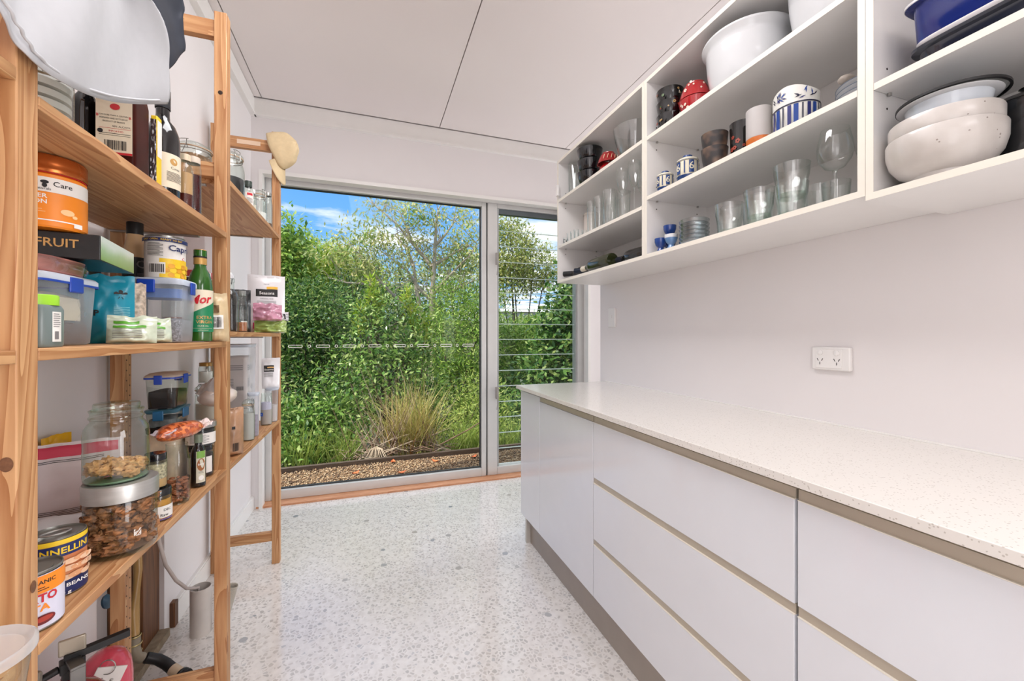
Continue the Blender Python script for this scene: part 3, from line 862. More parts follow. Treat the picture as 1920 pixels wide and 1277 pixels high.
# ================================================================= middle shelf, first bay
t = thing('supplement_jar', 'small grey tub with a lime green lid beside the first post', 'jar', (-.483, .829, A2))
obj('tub_body', MB().lathe([(0, 0), (.95, 0), (1, .004), (1, .058), (.9, .064)], 40, nexp=4, sx=.026, sy=.026), mat('smoky_grey', S(112, 124, 122), .3), t)
cap(t, .0262, .064, .080, mat('lime_lid', S(150, 206, 50), .4))
a0 = facing(-.483, .829)
for da, hw in ((-.25, .36), (.95, .40)):
    label_band(t, .0268, .008, .054, a0 + da, hw, paper_white, [('#lines', .012, -.006, .05, 1, 0, 7), ('#rect', .006, -.004, .012, 1, 0, .012)], inks=[grey_ink])
t = thing('storage_container', 'clear container with a blue-edged lid under the packet of sliced meat', 'container', (-.592, .975, A2))
rbox(t, 'tub', .078, .082, 0, .112, tub_milk, 7, 1.0, True, .93); box_lid(t, .078, .082, .113, .014, lid_milk, 7)
obj('blue_seal', MB().lathe([(1.052, .1105), (1.056, .1105), (1.056, .1145), (1.052, .1145)], 56, nexp=7, sx=.078, sy=.082), blue_clip, t)
clips(t, blue_clip, (.079, .084, -.018, .018, .096, .124), (-.018, .018, -.088, -.083, .096, .124))
filling(t, .069, .004, .045, mat('dark_dates', S(44, 38, 40), .6, var=.35, scale=50), 'dark_contents', .006, 7, 1, 1.05); 
filling(t, .062, .046, .098, mat('cream_pack', S(214, 206, 178), .6, var=.08), 'pale_packet', .01, 7, 1, 1.05)
t = thing('meat_packet', 'flat vacuum packet with reddish marbled slices lying on the blue-edged container', 'packet', (-.592, .975, A2 + .1275))
rbox(t, 'packet', .072, .076, 0, .030, mat('marbled_pack', S(172, 108, 100), .3, var=.5, scale=16, coat=.4, stretch=(1, 1, 3)), 4)
obj('clear_film', MB().lathe([(1.02, .004), (1.06, .014), (1.02, .026), (.7, .032), (0, .0335)], 48, nexp=4, sx=.072, sy=.076), clear, t)
# box lettered FRUIT
t = thing('fruit_box', 'black carton lettered FRUIT with a pale green side under the orange tub', 'box', (-.4836, .9906, A2 + .1615), R(10.3))
BL, BW, BH = .2, .17, .047
obj('carton', MB().box(-BW, 0, 0, BL, 0, BH), mat('carton_black', S(22, 22, 24), .35, var=.1), t, bevel=.0015)
m_, n_ = new_mat('green_fade')
tc_ = n_('ShaderNodeTexCoord'); sp_ = n_('ShaderNodeSeparateXYZ', i_0=tc_.outputs['Object'])
nz_ = n_('ShaderNodeTexNoise', i_Vector=tc_.outputs['Object'], i_Scale=22.0)
v_ = n_.math('ADD', n_.math('MULTIPLY', sp_.outputs[2], 18.0), n_.math('MULTIPLY', nz_.outputs[0], .35))
cr_ = n_.ramp(v_, [(0.2, S(120, 158, 92)), (0.55, S(150, 182, 140)), (0.85, S(204, 216, 206))])
p_ = n_('ShaderNodeBsdfPrincipled', i_Base_Color=cr_, i_Roughness=.3); finish(m_, p_.outputs[0])
obj('green_side', MB().box(.0002, .0012, .002, BL - .002, .001, BH - .001), m_, t)
mb = MB(); f = plane((-.058, -.0003, BH * .55), (1, 0, 0), (0, 0, 1)); mb.text('FRUIT', .022, f, 0, .012, 1.0)
mb.text('ORGANIC DRIED', .008, lambda a, b: f(-.075 + a, .019 + b), 0)
obj('lettering', mb, gold_ink, t)
t = thing('body_butter_tub', 'orange tub with a copper lid standing on the FRUIT box', 'tub', (-.56, .997, A2 + .2105))
obj('tub_body', MB().lathe([(0, 0), (.046, 0), (.048, .003), (.048, .094), (.044, .097)], 48), orange_ink, t)
obj('lid', MB().lathe([(.0488, .098), (.0495, .099), (.0495, .106), (.0488, .108), (.0492, .113), (.0492, .126), (.046, .130), (0, .130)], 48), mat('copper_lid', S(192, 104, 48), .25, .7), t)
obj('red_rim', MB().lathe([(.0455, .0965), (.0478, .0972), (.0478, .0978), (.0455, .0979)], 48), red, t)
a0 = facing(-.56, .997)
label_band(t, .0482, .062, .088, a0, 1.5, paper_white, [('Healthy', .0125, -.036, .077, 1, .008), ('Care', .0125, .016, .077, 1, .008), ('#oval', .005, -.006, .079, 1, 0, .003), ('#oval', .003, -.006, .073, 1, 0, .004), ('naturals', .006, -.008, .067, 1)], inks=[ink], name='brand_band')
label_band(t, .0484, .003, .0615, a0, 1.5, orange_ink, [('BUTTER', .0105, -.022, .054, 1, .02), ('MELON', .0105, -.0205, .044, 1, .02), ('#oval', .0095, .022, .030, 2, 0, .0055), ('#oval', .004, .032, .024, 2, 0, .003), ('#rect', .026, -.035, .030, 2, 0, .001), ('#rect', .030, -.035, .026, 2, 0, .0008), ('#rect', .09, -.05, .011, 1, 0, .0022), ('#rect', .014, .03, .005, 1, 0, .008)], inks=[white_ink, mat('print_peach', S(248, 204, 150), .5)], name='orange_band')
t = thing('dark_carton', 'dark brown printed carton behind the FRUIT box', 'box', (-.685, 1.26, A2 + .15), R(8))
obj('carton', MB().box(-.05, .05, -.055, .055, 0, .085), mat('carton_brown', S(48, 38, 36), .4, var=.35, scale=24), t, bevel=.001)
mb = MB(); f = plane((0, -.0553, 0), (1, 0, 0), (0, 0, 1))
for k in range(5):
    mb.rect(f, -.04 + k * .017, -.031 + k * .017, .066, .08, 0)
mb.rect(f, .018, .046, .03, .042, 1)
obj('print', mb, [mat('print_brown', S(140, 92, 72), .5), paper_white], t)
o = obj('stack_box', MB().box(-.05, .05, -.06, .06, 0, .149), mat('carton_teal', S(28, 104, 122), .4, var=.2, scale=20), None, (-.685, 1.26, A2), R(8), bevel=.002)
o.name = 'tea_carton'; tag(o, 'teal carton on the middle shelf carrying the dark brown printed carton', 'box')
t = thing('dressing_bottle', 'squeeze bottle of tan dressing with a black flip cap and black label', 'bottle', (-.62, 1.426, A2))
obj('bottle_body', MB().lathe([(0, 0), (.024, 0), (.026, .004), (.026, .20), (.0245, .25), (.0195, .287), (.0185, .30)], 36), mat('tan_dressing', S(214, 178, 134), .3), t, smooth=50)
cap(t, .0188, .30, .334, black_matt)
label_band(t, .0262, .05, .235, facing(-.62, 1.426), 1.5, black_matt, [('C', .03, .012, .215, 1, .01), ('#lines', .02, .004, .19, 1, 0, 8), ('#lines', .02, .004, .13, 1, 0, 10)], inks=[grey_ink])
# right hand container and can of chickpeas
t = thing('storage_container', 'square clear container of seeds with a blue side clip under the chickpea can', 'container', (-.525, 1.36, A2))
rbox(t, 'tub', .054, .056, 0, .152, tub_milk, 7, 1.0, True, .9); box_lid(t, .055, .057, .153, .016, lid_milk, 7)
clips(t, blue_clip, (-.036, .002, -.065, -.060, .130, .164), (.060, .0645, -.014, .014, .130, .164))
obj('blue_inner', MB().lathe([(0, .118), (.95, .118), (.95, .142), (0, .142)], 48, nexp=7, sx=.052, sy=.054), mat('blue_tint', S(70, 110, 176), .5), t)
filling(t, .048, .004, .065, mat('chia_seed', S(132, 132, 136), .7, var=.75, scale=220), 'seeds', .006, 7, 1, 1.03)
t = thing('vegetable_can', 'tin can with a yellow and white chickpea label on the seed container', 'can', (-.525, 1.36, A2 + .1665))
tin_can(t, .0425, .118, False)
a0 = facing(-.525, 1.36)
chick = mat('chickpea_photo', S(226, 160, 36), .5, var=.25, scale=60)
items = [('#rect', .056, -.066 + .004, .012, 2, 0, .046), ('#rect', .15, -.075, .100, 3, 0, .010), ('EASY OPEN . READY TO EAT', .0065, -.006, .105, 2, .01), ('Capri', .022, .030, .084, 3, .02), ('C', .010, .038, .058, 4, .02), ('#lines', .032, -.036, .094, 1, 0, 11), ('#bar', .022, -.031, .018, 1)]
mb_items = [('#rect', .08, -.012, .006, 2, 0, .05)]
for k in range(15):
    rr = random.Random(k); mb_items.append(('#oval', .0075, -.002 + .014 * (k % 5) + .004 * (k // 5 % 2), .013 + .012 * (k // 5), 5 if k % 2 else 2, 0, .006))
label_band(t, .0428, .005, .112, a0, 1.7, paper_white, mb_items + [('#rect', .034, -.034, .015, 0, 0, .03)] + items[1:], inks=[ink, yellow, navy_ink, red, chick])
t = thing('glass_bottle', 'tall clear bottle with an orange base behind the olive oil bottle', 'bottle', (-.565, 1.515, A2))
bottle(t, .028, .29, .012, .66, .82, clear); filling(t, .026, .004, .075, mat('orange_oil', S(176, 84, 40), .3), 'orange_liquid'); cap(t, .0145, .275, .30, mat('tan_cap', S(190, 158, 112), .5))
t = thing('olive_oil_bottle', 'green glass olive oil bottle with a gold cap and cream and green label', 'bottle', (-.483, 1.474, A2))
bottle(t, .031, .275, .0145, .6, .8, mat('green_bottle', S(44, 92, 30), .1, coat=.6, var=.2, scale=9))
cap(t, .0165, .232, .277, mat('gold_cap', S(196, 152, 84), .35, .3), ridges=0)
obj('cap_band', MB().lathe([(.0167, .252), (.0168, .252), (.0168, .257), (.0167, .257)], 32), ink, t)
a0 = facing(-.483, 1.474) + .1
mb = MB(); f = cyl(.0312, a0); mb.rect(f, -.044, .044, .03, .155, 0, 24)
g = cyl(.0312, a0, e=.0012); nq = 20; b = len(mb.v)
for i in range(nq + 1):
    u = -.044 + .088 * i / nq; mb.v += [g(u, .03), g(u, .082 + .034 * (u + .03) / .06)]
for i in range(nq):
    a = b + 2 * i; mb.f.append((a, a + 2, a + 3, a + 1)); mb.m.append(1)
g2 = cyl(.0312, a0, e=.0018)
mb.text('Mor', .036, lambda x, y: g2(-.002 + x + y * .18, .125 + y + x * .12), 2, .03, .85)
mb.text('EXTRA', .013, lambda x, y: g2(x + .008, .072 + y), 3, .01); mb.text('VIRGIN', .013, lambda x, y: g2(x + .008, .059 + y), 3, .01)
mb.text('OLIVE OIL', .006, lambda x, y: g2(x + .004, .047 + y), 0); mb.rect(g2, -.024, .03, .040, .0408, 0, 8); mb.text('cold pressed', .005, lambda x, y: g2(x + .004, .035 + y), 0)
obj('label', mb, [label_cream, green_ink, red, gold_ink], t, smooth=60)
t = thing('spice_bag', 'crumpled tan paper bag with a barcode hanging over the shelf end', 'bag', (-.462, 1.548, A2), facing(-.462, 1.548) + R(90))
tanbag = mat('tan_bag', S(206, 182, 142), .45, var=.12, scale=20, bump=.3, coat=.2)
o, fr = pouch(t, .066, .155, .05, tanbag, 4, wr=.006, top=.8)
print_on(t, fr, [('bar', -.022, .012, .045, .078, 1), ('rect', -.026, .018, .040, .084, 0), ('rect', -.02, .006, .092, .116, 2), ('bar', -.022, .012, .045, .078, 1)], [paper_white, ink, mat('print_dull_brown', S(122, 92, 60), .6)])
t = thing('tea_pouch', 'teal packet with a black sun emblem behind the flat green packets', 'packet', (-.575, 1.215, A2), facing(-.575, 1.215) + R(90))
o, fr = pouch(t, .085, .16, .035, mat('teal_foil', S(24, 146, 172), .35, var=.12, scale=12, coat=.2), 2, wr=.005)
print_on(t, fr, [('*', .008, .028, .078, .128, 0, .04), ('S', -.0, .03, .014, .042, 0, .02), ('lines', .006, .034, .065, .085, 1), ('P', -.034, -.012, .06, .078, 0, .03)], [ink, mat('print_pale_teal', S(140, 206, 214), .5)])
t = thing('grain_bag', 'clear bag of pale grains squeezed between teal packet and seed container', 'bag', (-.56, 1.278, A2), facing(-.56, 1.278) + R(90))
pouch(t, .05, .15, .034, mat('grain_mix', S(196, 178, 158), .5, var=.45, scale=120, coat=.3), 9, wr=.006)
greenpk = mat('clear_packet', S(196, 204, 182), .25, var=.12, scale=20, coat=.5)
for k, (loc, rz, lab) in enumerate((((-.49, 1.115, A2 + .002), -14, 'flat clear packet with green stripes lying at the shelf front'), ((-.487, 1.215, A2 + .002), 24, 'second flat green-striped packet leaning against the seed container'))):
    t = thing('snack_packet', lab, 'packet', loc, facing(loc[0], loc[1]) + R(90 + rz * .4), 'green-striped packets')
    o, fr = pouch(t, .082 if k == 0 else .06, .060, .04, greenpk, 12 + k, wr=.006, lean=.25)
    w_ = .03 if k == 0 else .02
    print_on(t, fr, [('rect', -w_, w_ * .4, .042, .048, 0), ('rect', -w_, w_ * .8, .033, .038, 0), ('lines', -w_, w_ * .6, .012, .028, 1)], [mat('print_leaf_green', S(92, 160, 52), .4), grey_ink])
# ================================================================= lower shelf, first bay
t = thing('tomato_can', 'small tin with an orange and white tomato label at the front of the lower shelf', 'can', (-.486, .826, A3))
tin_can(t, .034, .088, False)
a0 = facing(-.486, .826)
label_band(t, .0343, .004, .083, a0, 1.7, mat('pale_lilac', S(214, 212, 228), .45, var=.02),
    [('#rect', .11, -.055, .056, 1, 0, .026), ('ORGANIC', .008, .008, .072, 2, .02), ('#lines', .022, -.004, .064, 2, 0, 2), ('TOMATO', .0165, -.004, .0485, 3, .03, .9), ('PASTA', .014, -.002, .0345, 1, .03), ('#oval', .013, .012, .017, 4, 0, .007), ('#oval', .010, .012, .018, 5, 0, .004)],
    inks=[orange_ink, ink, red, mat('print_maroon', S(110, 30, 34), .4), mat('print_brick', S(168, 58, 44), .4)])
t = thing('bean_can', 'tall tin of white beans with a navy band and yellow lettering', 'can', (-.512, .925, A3))
t.scale = (1, 1, .88)
tin_can(t, .0375, .113)
a0 = facing(-.512, .925) + .05
bean = mat('bean_photo', S(238, 196, 160), .5, var=.06); bean2 = mat('bean_shade', S(206, 130, 84), .5, var=.1)
its = [('#rect', .13, -.065, .101, 1, 0, .009), ('#rect', .13, -.065, .078, 2, 0, .0225), ('CANNELLINI', .0165, .002, .0885, 1, .02, .92), ('#rect', .13, -.065, .003, 2, 0, .027)]
rr = random.Random(11)
for k in range(26):
    its.append(('#oval', .011, -.05 + (k % 9) * .0125 + rr.uniform(-.003, .003), .036 + (k // 9) * .0155 + rr.uniform(-.002, .002), 4 if k % 3 else 5, 0, .0052))
its += [('WHITE BEANS', .0095, .006, .0225, 3, .02), ('NET WEIGHT', .004, -.012, .0145, 3), ('400 g', .0085, .004, .0095, 3, .02)]
label_band(t, .0372, .005, .108, a0, 1.9, bean2, its, inks=[yellow, navy_ink, white_ink, bean, mat('bean_mid', S(226, 164, 118), .5)])
t = thing('walnut_jar', 'wide glass jar of walnuts with a brushed metal lid at the shelf edge', 'jar', (-.486, 1.066, A3))
MJ = MB().lathe([(0, .003), (.050, .002), (.0545, 0), (.057, .006), (.057, .104), (.054, .110)], 48)
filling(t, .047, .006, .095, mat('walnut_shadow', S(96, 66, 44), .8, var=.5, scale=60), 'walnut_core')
heap(t, 'walnuts', walnut, 210, in_disc(.051, .012, .10, .55), .0115, 3, (1, .8, .62), 1.0, 11, 9, 3.4)
obj('glass_body', MJ, clear, t, smooth=50)
obj('metal_lid', MB().lathe([(.0575, .108), (.0595, .109), (.0595, .140), (.058, .1425), (.05, .1425), (0, .1415)], 64), mat('brushed_lid', S(186, 184, 180), .38, .7, var=.08, stretch=(1, 1, 12)), t)
mt = mat('paper_tag', S(220, 214, 206), .6)
obj('paper_scrap', MB().rect(cyl(.0572, facing(-.486, 1.066) + .42), -.006, .006, .036, .05, 0, 4), mt, t)
t = thing('glass_jar', 'big greenish glass jar with a few walnuts standing on the metal lid', 'jar', (-.496, 1.072, A3 + .1428))
obj('glass_body', MB().lathe([(0, .006), (.040, .005), (.046, 0), (.0505, .004), (.0515, .014), (.0515, .092), (.0495, .108), (.043, .118), (.0405, .121), (.0405, .126), (.043, .128), (.043, .131), (.0405, .133), (.0405, .140), (.0425, .142), (.0425, .145), (.0395, .146), (.0385, .140)], 56), greenish, t, smooth=50)
obj('glass_stopper', MB().lathe([(.0345, .141), (.0355, .147), (.0365, .150), (.0365, .156), (.035, .158), (.02, .159), (0, .159)], 48), greenish, t, smooth=50)
obj('jar_base', MB().lathe([(0, .001), (.046, .001), (.049, .004), (.049, .0055), (0, .0055)], 40), mat('green_glass_base', S(120, 160, 122), .15, coat=.5), t)
heap(t, 'walnuts', mat('pale_walnut', S(206, 158, 104), .6, var=.3, scale=110, bump=.4), 60, in_disc(.041, .014, .034), .0115, 8, (1, .8, .62), 1.0, 11, 9, 3.4)
t = thing('almond_jar', 'glass jar a third full of almonds under the orange pasta bag', 'jar', (-.482, 1.312, A3))
heap(t, 'almonds', almond_m, 120, in_disc(.0225, .008, .062, .2), .0078, 5, (1, .6, .42), .12)
glass_jar(t, .0285, .155, .8, .7)
t = thing('honey_jar', 'small jar of golden honey with a black lid and handwritten label', 'jar', (-.479, 1.205, A3))
filling(t, .0238, .004, .05, mat('honey', S(206, 142, 40), .25), 'honey')
glass_jar(t, .0255, .066, .9, .76); cap(t, .0255, .059, .076, black)
label_band(t, .0258, .008, .036, facing(-.479, 1.205) + .5, .9, paper_white, [('DEC', .008, .004, .026, 1, .01), ('Raw', .009, -.002, .0145, 1, .01), ('#rect', .034, -.017, .004, 2, 0, .0022)], inks=[ink, mat('print_violet', S(110, 96, 170), .5)])
t = thing('seasoning_jar', 'seasoning jar with tan base and flecked top stacked on the honey jar', 'jar', (-.485, 1.207, A3 + .0765))
filling(t, .0205, .003, .022, mat('tan_spice', S(206, 160, 106), .7), 'tan_layer'); filling(t, .0205, .0225, .058, mat('flecked_spice', S(186, 172, 140), .7, var=.6, scale=200), 'flecked_layer')
glass_jar(t, .0215, .075, .88, .8); cap(t, .0215, .066, .082, black)
t = thing('pasta_bag', 'clear bag of small orange pasta lying across the jar tops', 'bag', (-.492, 1.36, A3 + .158), R(76))
mo, no = new_mat('pasta_pack')
tco = no('ShaderNodeTexCoord'); vo_ = no('ShaderNodeTexVoronoi', i_Vector=tco.outputs['Object'], i_Scale=130.0)
so_ = no('ShaderNodeSeparateColor', i_0=vo_.outputs['Color'])
co_ = no.ramp(so_.outputs[0], [(0, S(120, 44, 18)), (.5, S(206, 96, 44)), (1, S(232, 140, 80))])
po_ = no('ShaderNodeBsdfPrincipled', i_Base_Color=co_, i_Roughness=.3); po_.inputs['Coat Weight'].default_value = .6
bo_ = no('ShaderNodeBump', i_Strength=.5, i_Distance=.003, i_Height=vo_.outputs['Distance']); mo.node_tree.links.new(bo_.outputs[0], po_.inputs['Normal']); finish(mo, po_.outputs[0])
obj('filled_pack', MB().blob((0, 0, .022), .064, 0, 24, 12, .14, 4, (1.25, .58, .36)), mo, t)
def wrapf(u, v):
    x = .060 + .055 * u; y = (v - .5) * .06 * (1 - .35 * u)
    return (x, y, .020 + .012 * noise.noise(Vector((u * 4, v * 5, 2))) + .012 * u * (1 - abs(2 * v - 1)))
obj('clear_end', MB().grid(wrapf, 10, 14), mat('cloudy_film', S(226, 206, 200), .2, var=.15, coat=.5), t)
obj('white_seal', MB().grid(lambda u, v: (-.075 + .026 * u, (v - .5) * .05, .026 + .008 * u + .004 * noise.noise(Vector((u * 3, v * 6, 5)))), 6, 12), mat('lilac_film', S(212, 206, 216), .3, coat=.3), t)
t = thing('soy_sauce_bottle', 'slim dark sauce bottle with a green-topped oval label', 'bottle', (-.474, 1.432, A3))
bottle(t, .0185, .15, .0085, .62, .8, dark_glass); cap(t, .0105, .128, .152, mat('cap_grey_green', S(120, 132, 112), .4))
label_band(t, .0187, .014, .105, facing(-.474, 1.432) + .35, .62, mat('label_pale', S(206, 200, 180), .5),
    [('#rect', .02, -.01, .085, 2, 0, .02), ('#oval', .0095, 0, .066, 3, 0, .018), ('soy', .011, 0, .068, 4, .01), ('#oval', .006, 0, .028, 5, 0, .007), ('#lines', .012, -.006, .045, 1, 0, 2)], inks=[grey_ink, mat('print_leaf', S(120, 164, 70), .4), mat('print_rust', S(150, 92, 48), .4), white_ink, paper_white])
t = thing('jam_jar', 'jar of dark jam with a tomato on its label by the middle post', 'jar', (-.502, 1.538, A3))
filling(t, .031, .003, .07, mat('dark_jam', S(40, 18, 22), .3), 'jam'); glass_jar(t, .034, .088, .86, .8); cap(t, .0315, .080, .096, black)
a0 = facing(-.502, 1.538)
label_band(t, .0343, .014, .064, a0 - .2, 1.1, paper_white, [('#oval', .0105, -.004, .034, 1, 0, .0105), ('*', .012, -.004, .044, 2, .02), ('#lines', .03, -.02, .02, 3, 0, 2)], inks=[red, green_ink, grey_ink])
t = thing('preserve_jar', 'wide jar with a silver lid stacked on the jam jar', 'jar', (-.503, 1.538, A3 + .0965))
filling(t, .035, .003, .05, black_matt, 'dark_contents'); glass_jar(t, .0385, .068, .94, .8); cap(t, .042, .058, .074, steel)
label_band(t, .0388, .008, .042, a0, 1.3, paper_white, [('#lines', .05, -.028, .036, 1, 0, 8)], inks=[grey_ink])
# stacked clip-lock boxes at the back
t = thing('biscuit_tin', 'tall pale canister behind the pasta bag carrying the two clip boxes', 'canister', (-.580, 1.522, A3))
rbox(t, 'canister_body', .036, .058, 0, .150, mat('canister_print', S(206, 186, 160), .45, var=.35, scale=18), 7); cap_ = rbox(t, 'canister_lid', .038, .060, .1505, .170, black_matt, 7)
a_ = facing(-.6, 1.5)
t = thing('clip_box', 'shallow clear box with a teal clip under the box of dark grains', 'container', (-.580, 1.522, A3 + .1705))
rbox(t, 'tub', .038, .060, 0, .040, clear, 6, 1.0, True, .9); rbox(t, 'lid', .041, .063, .0405, .052, milky('teal_lid', S(70, 120, 140), .3), 6)
clips(t, mat('teal_clip', S(28, 96, 140), .35), (.0415, .0455, -.02, .02, .022, .050), (-.013, .013, -.068, -.0635, .022, .050), bevel=.002)
filling(t, .033, .003, .026, mat('grey_mix', S(120, 126, 130), .7, var=.3, scale=80), 'grey_contents', .004, 6, 1, 1.6)
t = thing('clip_box', 'clear rectangular box of dark grains with bright blue lid clips', 'container', (-.580, 1.522, A3 + .2235))
rbox(t, 'tub', .038, .060, 0, .088, clear, 6, 1.0, True, .9); 
obj('lid', MB().lathe([(1.0, .0885), (1.04, .089), (1.04, .096), (.98, .100), (.8, .106), (0, .108)], 56, nexp=6, sx=.040, sy=.062), milky('lid_tan', S(196, 182, 168), .25), t, smooth=50)
obj('blue_seal', MB().lathe([(1.042, .0895), (1.045, .0895), (1.045, .0945), (1.042, .0945)], 56, nexp=6, sx=.040, sy=.062), blue_clip, t)
clips(t, blue_clip, (.042, .046, -.014, .014, .072, .101), (-.010, .010, -.0685, -.0645, .074, .101), (-.010, .010, .0645, .0685, .074, .101), bevel=.002)
filling(t, .034, .003, .054, mat('dark_grain', S(26, 22, 24), .8, var=.3, scale=160), 'dark_grains', .003, 6, 1, 1.6)
# bags and trays at the back left of the lower shelf
t = thing('flour_bag', 'white paper bag with a crimson folded top behind the big glass jar', 'bag', (-.674, 1.272, A3), facing(-.674, 1.272) + R(84))
o, fr = pouch(t, .17, .185, .05, mat('pink_white_paper', S(226, 214, 216), .5, var=.03), 21, wr=.005, seal=.05)
print_on(t, fr, [('rect', -.08, .08, .154, .178, 0), ('lines', -.07, .06, .018, .034, 1), ('lines', -.08, .055, .144, .148, 1), ('rect', -.078, -.062, .122, .136, 2)], [mat('print_crimson', S(206, 64, 90), .5), ink, orange_ink])
t = thing('snack_bag', 'yellow snack bag peeking up behind the white bag with the crimson top', 'bag', (-.742, 1.345, A3), R(82))
o, fr = pouch(t, .085, .19, .03, mat('yellow_bag', S(232, 176, 26), .35, var=.08, coat=.3), 33, wr=.006)
print_on(t, fr, [('mojo', -.03, .03, .150, .166, 0, .02)], [ink])
t = thing('plastic_tray', 'white plastic tray wrapped in film behind the bean can', 'tray', (-.622, 1.125, A3), R(0))
obj('tray', MB().lathe([(0, .004), (.9, .004), (1.0, .03), (1.04, .032), (1.04, .036), (.99, .037), (.94, .012), (0, .010)], 48, nexp=6, sx=.068, sy=.064), white_plastic, t, smooth=50)
obj('wrapped_sheet', MB().grid(lambda u, v: ((u - .5) * .134, (v - .5) * .125, .040 + .016 * math.sin(u * 3.1) * math.sin(v * 3.1) + .006 * noise.noise(Vector((u * 4, v * 3, 1)))), 14, 14), mat('white_film', S(222, 222, 224), .3, coat=.3), t)

# ================================================================= second bay, middle shelf
t = thing('swing_bottle', 'clear swing-top bottle on the middle shelf just past the middle post', 'bottle', (-.495, 1.80, B2))
bottle(t, .027, .20, .012, .6, .78, clear)
mb = MB(); mb.tube([(0, -.013, .185), (0, -.022, .20), (0, -.008, .214), (0, .008, .214), (0, .02, .20), (0, .013, .18)], .0014, 6); mb.tube([(0, -.02, .20), (.006, -.034, .18), (.004, -.030, .165), (0, -.018, .17)], .0014, 6)
obj('wire_bail', mb, mat('dark_wire', S(56, 52, 50), .4, .6), t); obj('stopper', MB().lathe([(.012, .2), (.013, .21), (.006, .222), (0, .223)], 20), ceramic, t)
t = thing('swing_bottle', 'second swing-top bottle with pale contents behind the first swing-top bottle', 'bottle', (-.585, 1.85, B2))
bottle(t, .028, .21, .012, .6, .78, clear); filling(t, .026, .004, .11, mat('pale_liquid', S(196, 206, 196), .4), 'pale_contents'); cap(t, .013, .205, .225, white_plastic)
t = thing('spice_jar', 'tall jar with orange spice at its base before the black coffee bag', 'jar', (-.492, 1.935, B2))
bottle(t, .0195, .155, .0125, .62, .85, clear); filling(t, .0182, .004, .04, mat('orange_spice', S(176, 112, 76), .8, var=.3, scale=120), 'orange_spice'); cap(t, .0145, .148, .168, mat('grey_cap', S(130, 132, 128), .4))
t = thing('coffee_bag', 'black gusseted coffee bag with fine grey print', 'bag', (-.545, 2.10, B2), facing(-.545, 2.10) + R(94))
o, fr = pouch(t, .088, .19, .045, mat('black_foil_bag', S(26, 26, 28), .35, var=.2, coat=.2), 41, wr=.003, seal=.07)
print_on(t, fr, [('lines', -.022, .03, .12, .165, 0), ('lines', -.01, .028, .06, .10, 0), ('rect', .006, .03, .012, .05, 1), ('bar', .008, .029, .016, .046, 2)], [grey_ink, paper_white, ink])
t = thing('flour_pouch', 'white stand-up pouch with a black and yellow brand panel before the last post', 'pouch', (-.487, 2.335, B2), facing(-.487, 2.335) + R(92))
wp = mat('white_pouch', S(228, 226, 228), .3, var=.02, coat=.2)
o, fr = pouch(t, .156, .29, .045, wp, 51, wr=.004, seal=.08, top=1.04, lean=.03)
print_on(t, fr, [('rect', -.045, .046, .182, .218, 0), ('Seasons', -.035, .036, .188, .208, 1, .01), ('rect', 0.0, .046, .219, .232, 2), ('ORGANIC RICE', -.02, .02, .166, .174, 3, .01), ('lines', -.04, .04, .142, .160, 3), ('METAL', -.02, .02, .240, .248, 3), ('rect', -.058, .02, .115, .128, 4), ('rect', -.058, -.03, .02, .05, 4)], [ink, white_ink, mat('print_amber', S(230, 176, 30), .4), grey_ink, pink_ink])
for k, (loc, col, lab, rz, w, h) in enumerate((((-.462, 2.235, B2 + .058), S(196, 140, 160), 'crumpled pinkish plastic bag at the foot of the white pouch', 10, .12, .08), ((-.452, 2.25, B2 + .001), S(150, 172, 92), 'green crumpled bag lying at the shelf end before the last post', 15, .135, .058), ((-.425, 2.30, B2 + .062), S(214, 212, 214), 'silvery crumpled wrapper on the green crumpled bag', 50, .085, .045))):
    t = thing('crumpled_bag', lab, 'bag', loc, facing(loc[0], loc[1]) + R(90 + rz * .3), 'crumpled bags at the shelf end')
    o, fr = pouch(t, w, h, .04, mat('crumple_' + 'abc'[k], col, .3, var=.25, scale=18, coat=.6), 60 + k, wr=.014, nu=24, nv=18)
    if k == 2:
        print_on(t, fr, [('rect', -.02 + .018 * q, -.012 + .018 * q, .008, .036, 0) for q in range(3)], [ink])
t = thing('carton', 'grey patterned box with a scalloped dark edge standing behind the middle post', 'box', (-.672, 2.03, B2))
obj('box_body', MB().box(-.035, .035, -.04, .04, 0, .215), mat('box_grey', S(150, 146, 146), .5, var=.15), t, bevel=.001)
mb = MB()
for k in range(9):
    mb.lathe([(0, .0008), (.005, .0008), (.005, 0)], 10, 0, mtx=Matrix.Translation((-.032 + k * .008, -.0402, .206)) @ Matrix.Rotation(R(90), 4, 'X'))
mb.box(-.0352, .0352, -.0412, -.0401, .208, .222)
obj('lace_edge', mb, mat('lace_dark', S(60, 40, 44), .6), t)
t = thing('carton', 'white carton with a red lower band on the grey patterned box', 'box', (-.672, 2.03, B2 + .2225))
obj('box_body', MB().box(-.036, .036, -.042, .042, 0, .19), mat('box_white', S(222, 212, 212), .45, var=.04), t, bevel=.001)
obj('red_band', MB().box(-.0365, .0365, -.0425, .0425, .004, .03), mat('print_rose', S(190, 60, 70), .45), t)

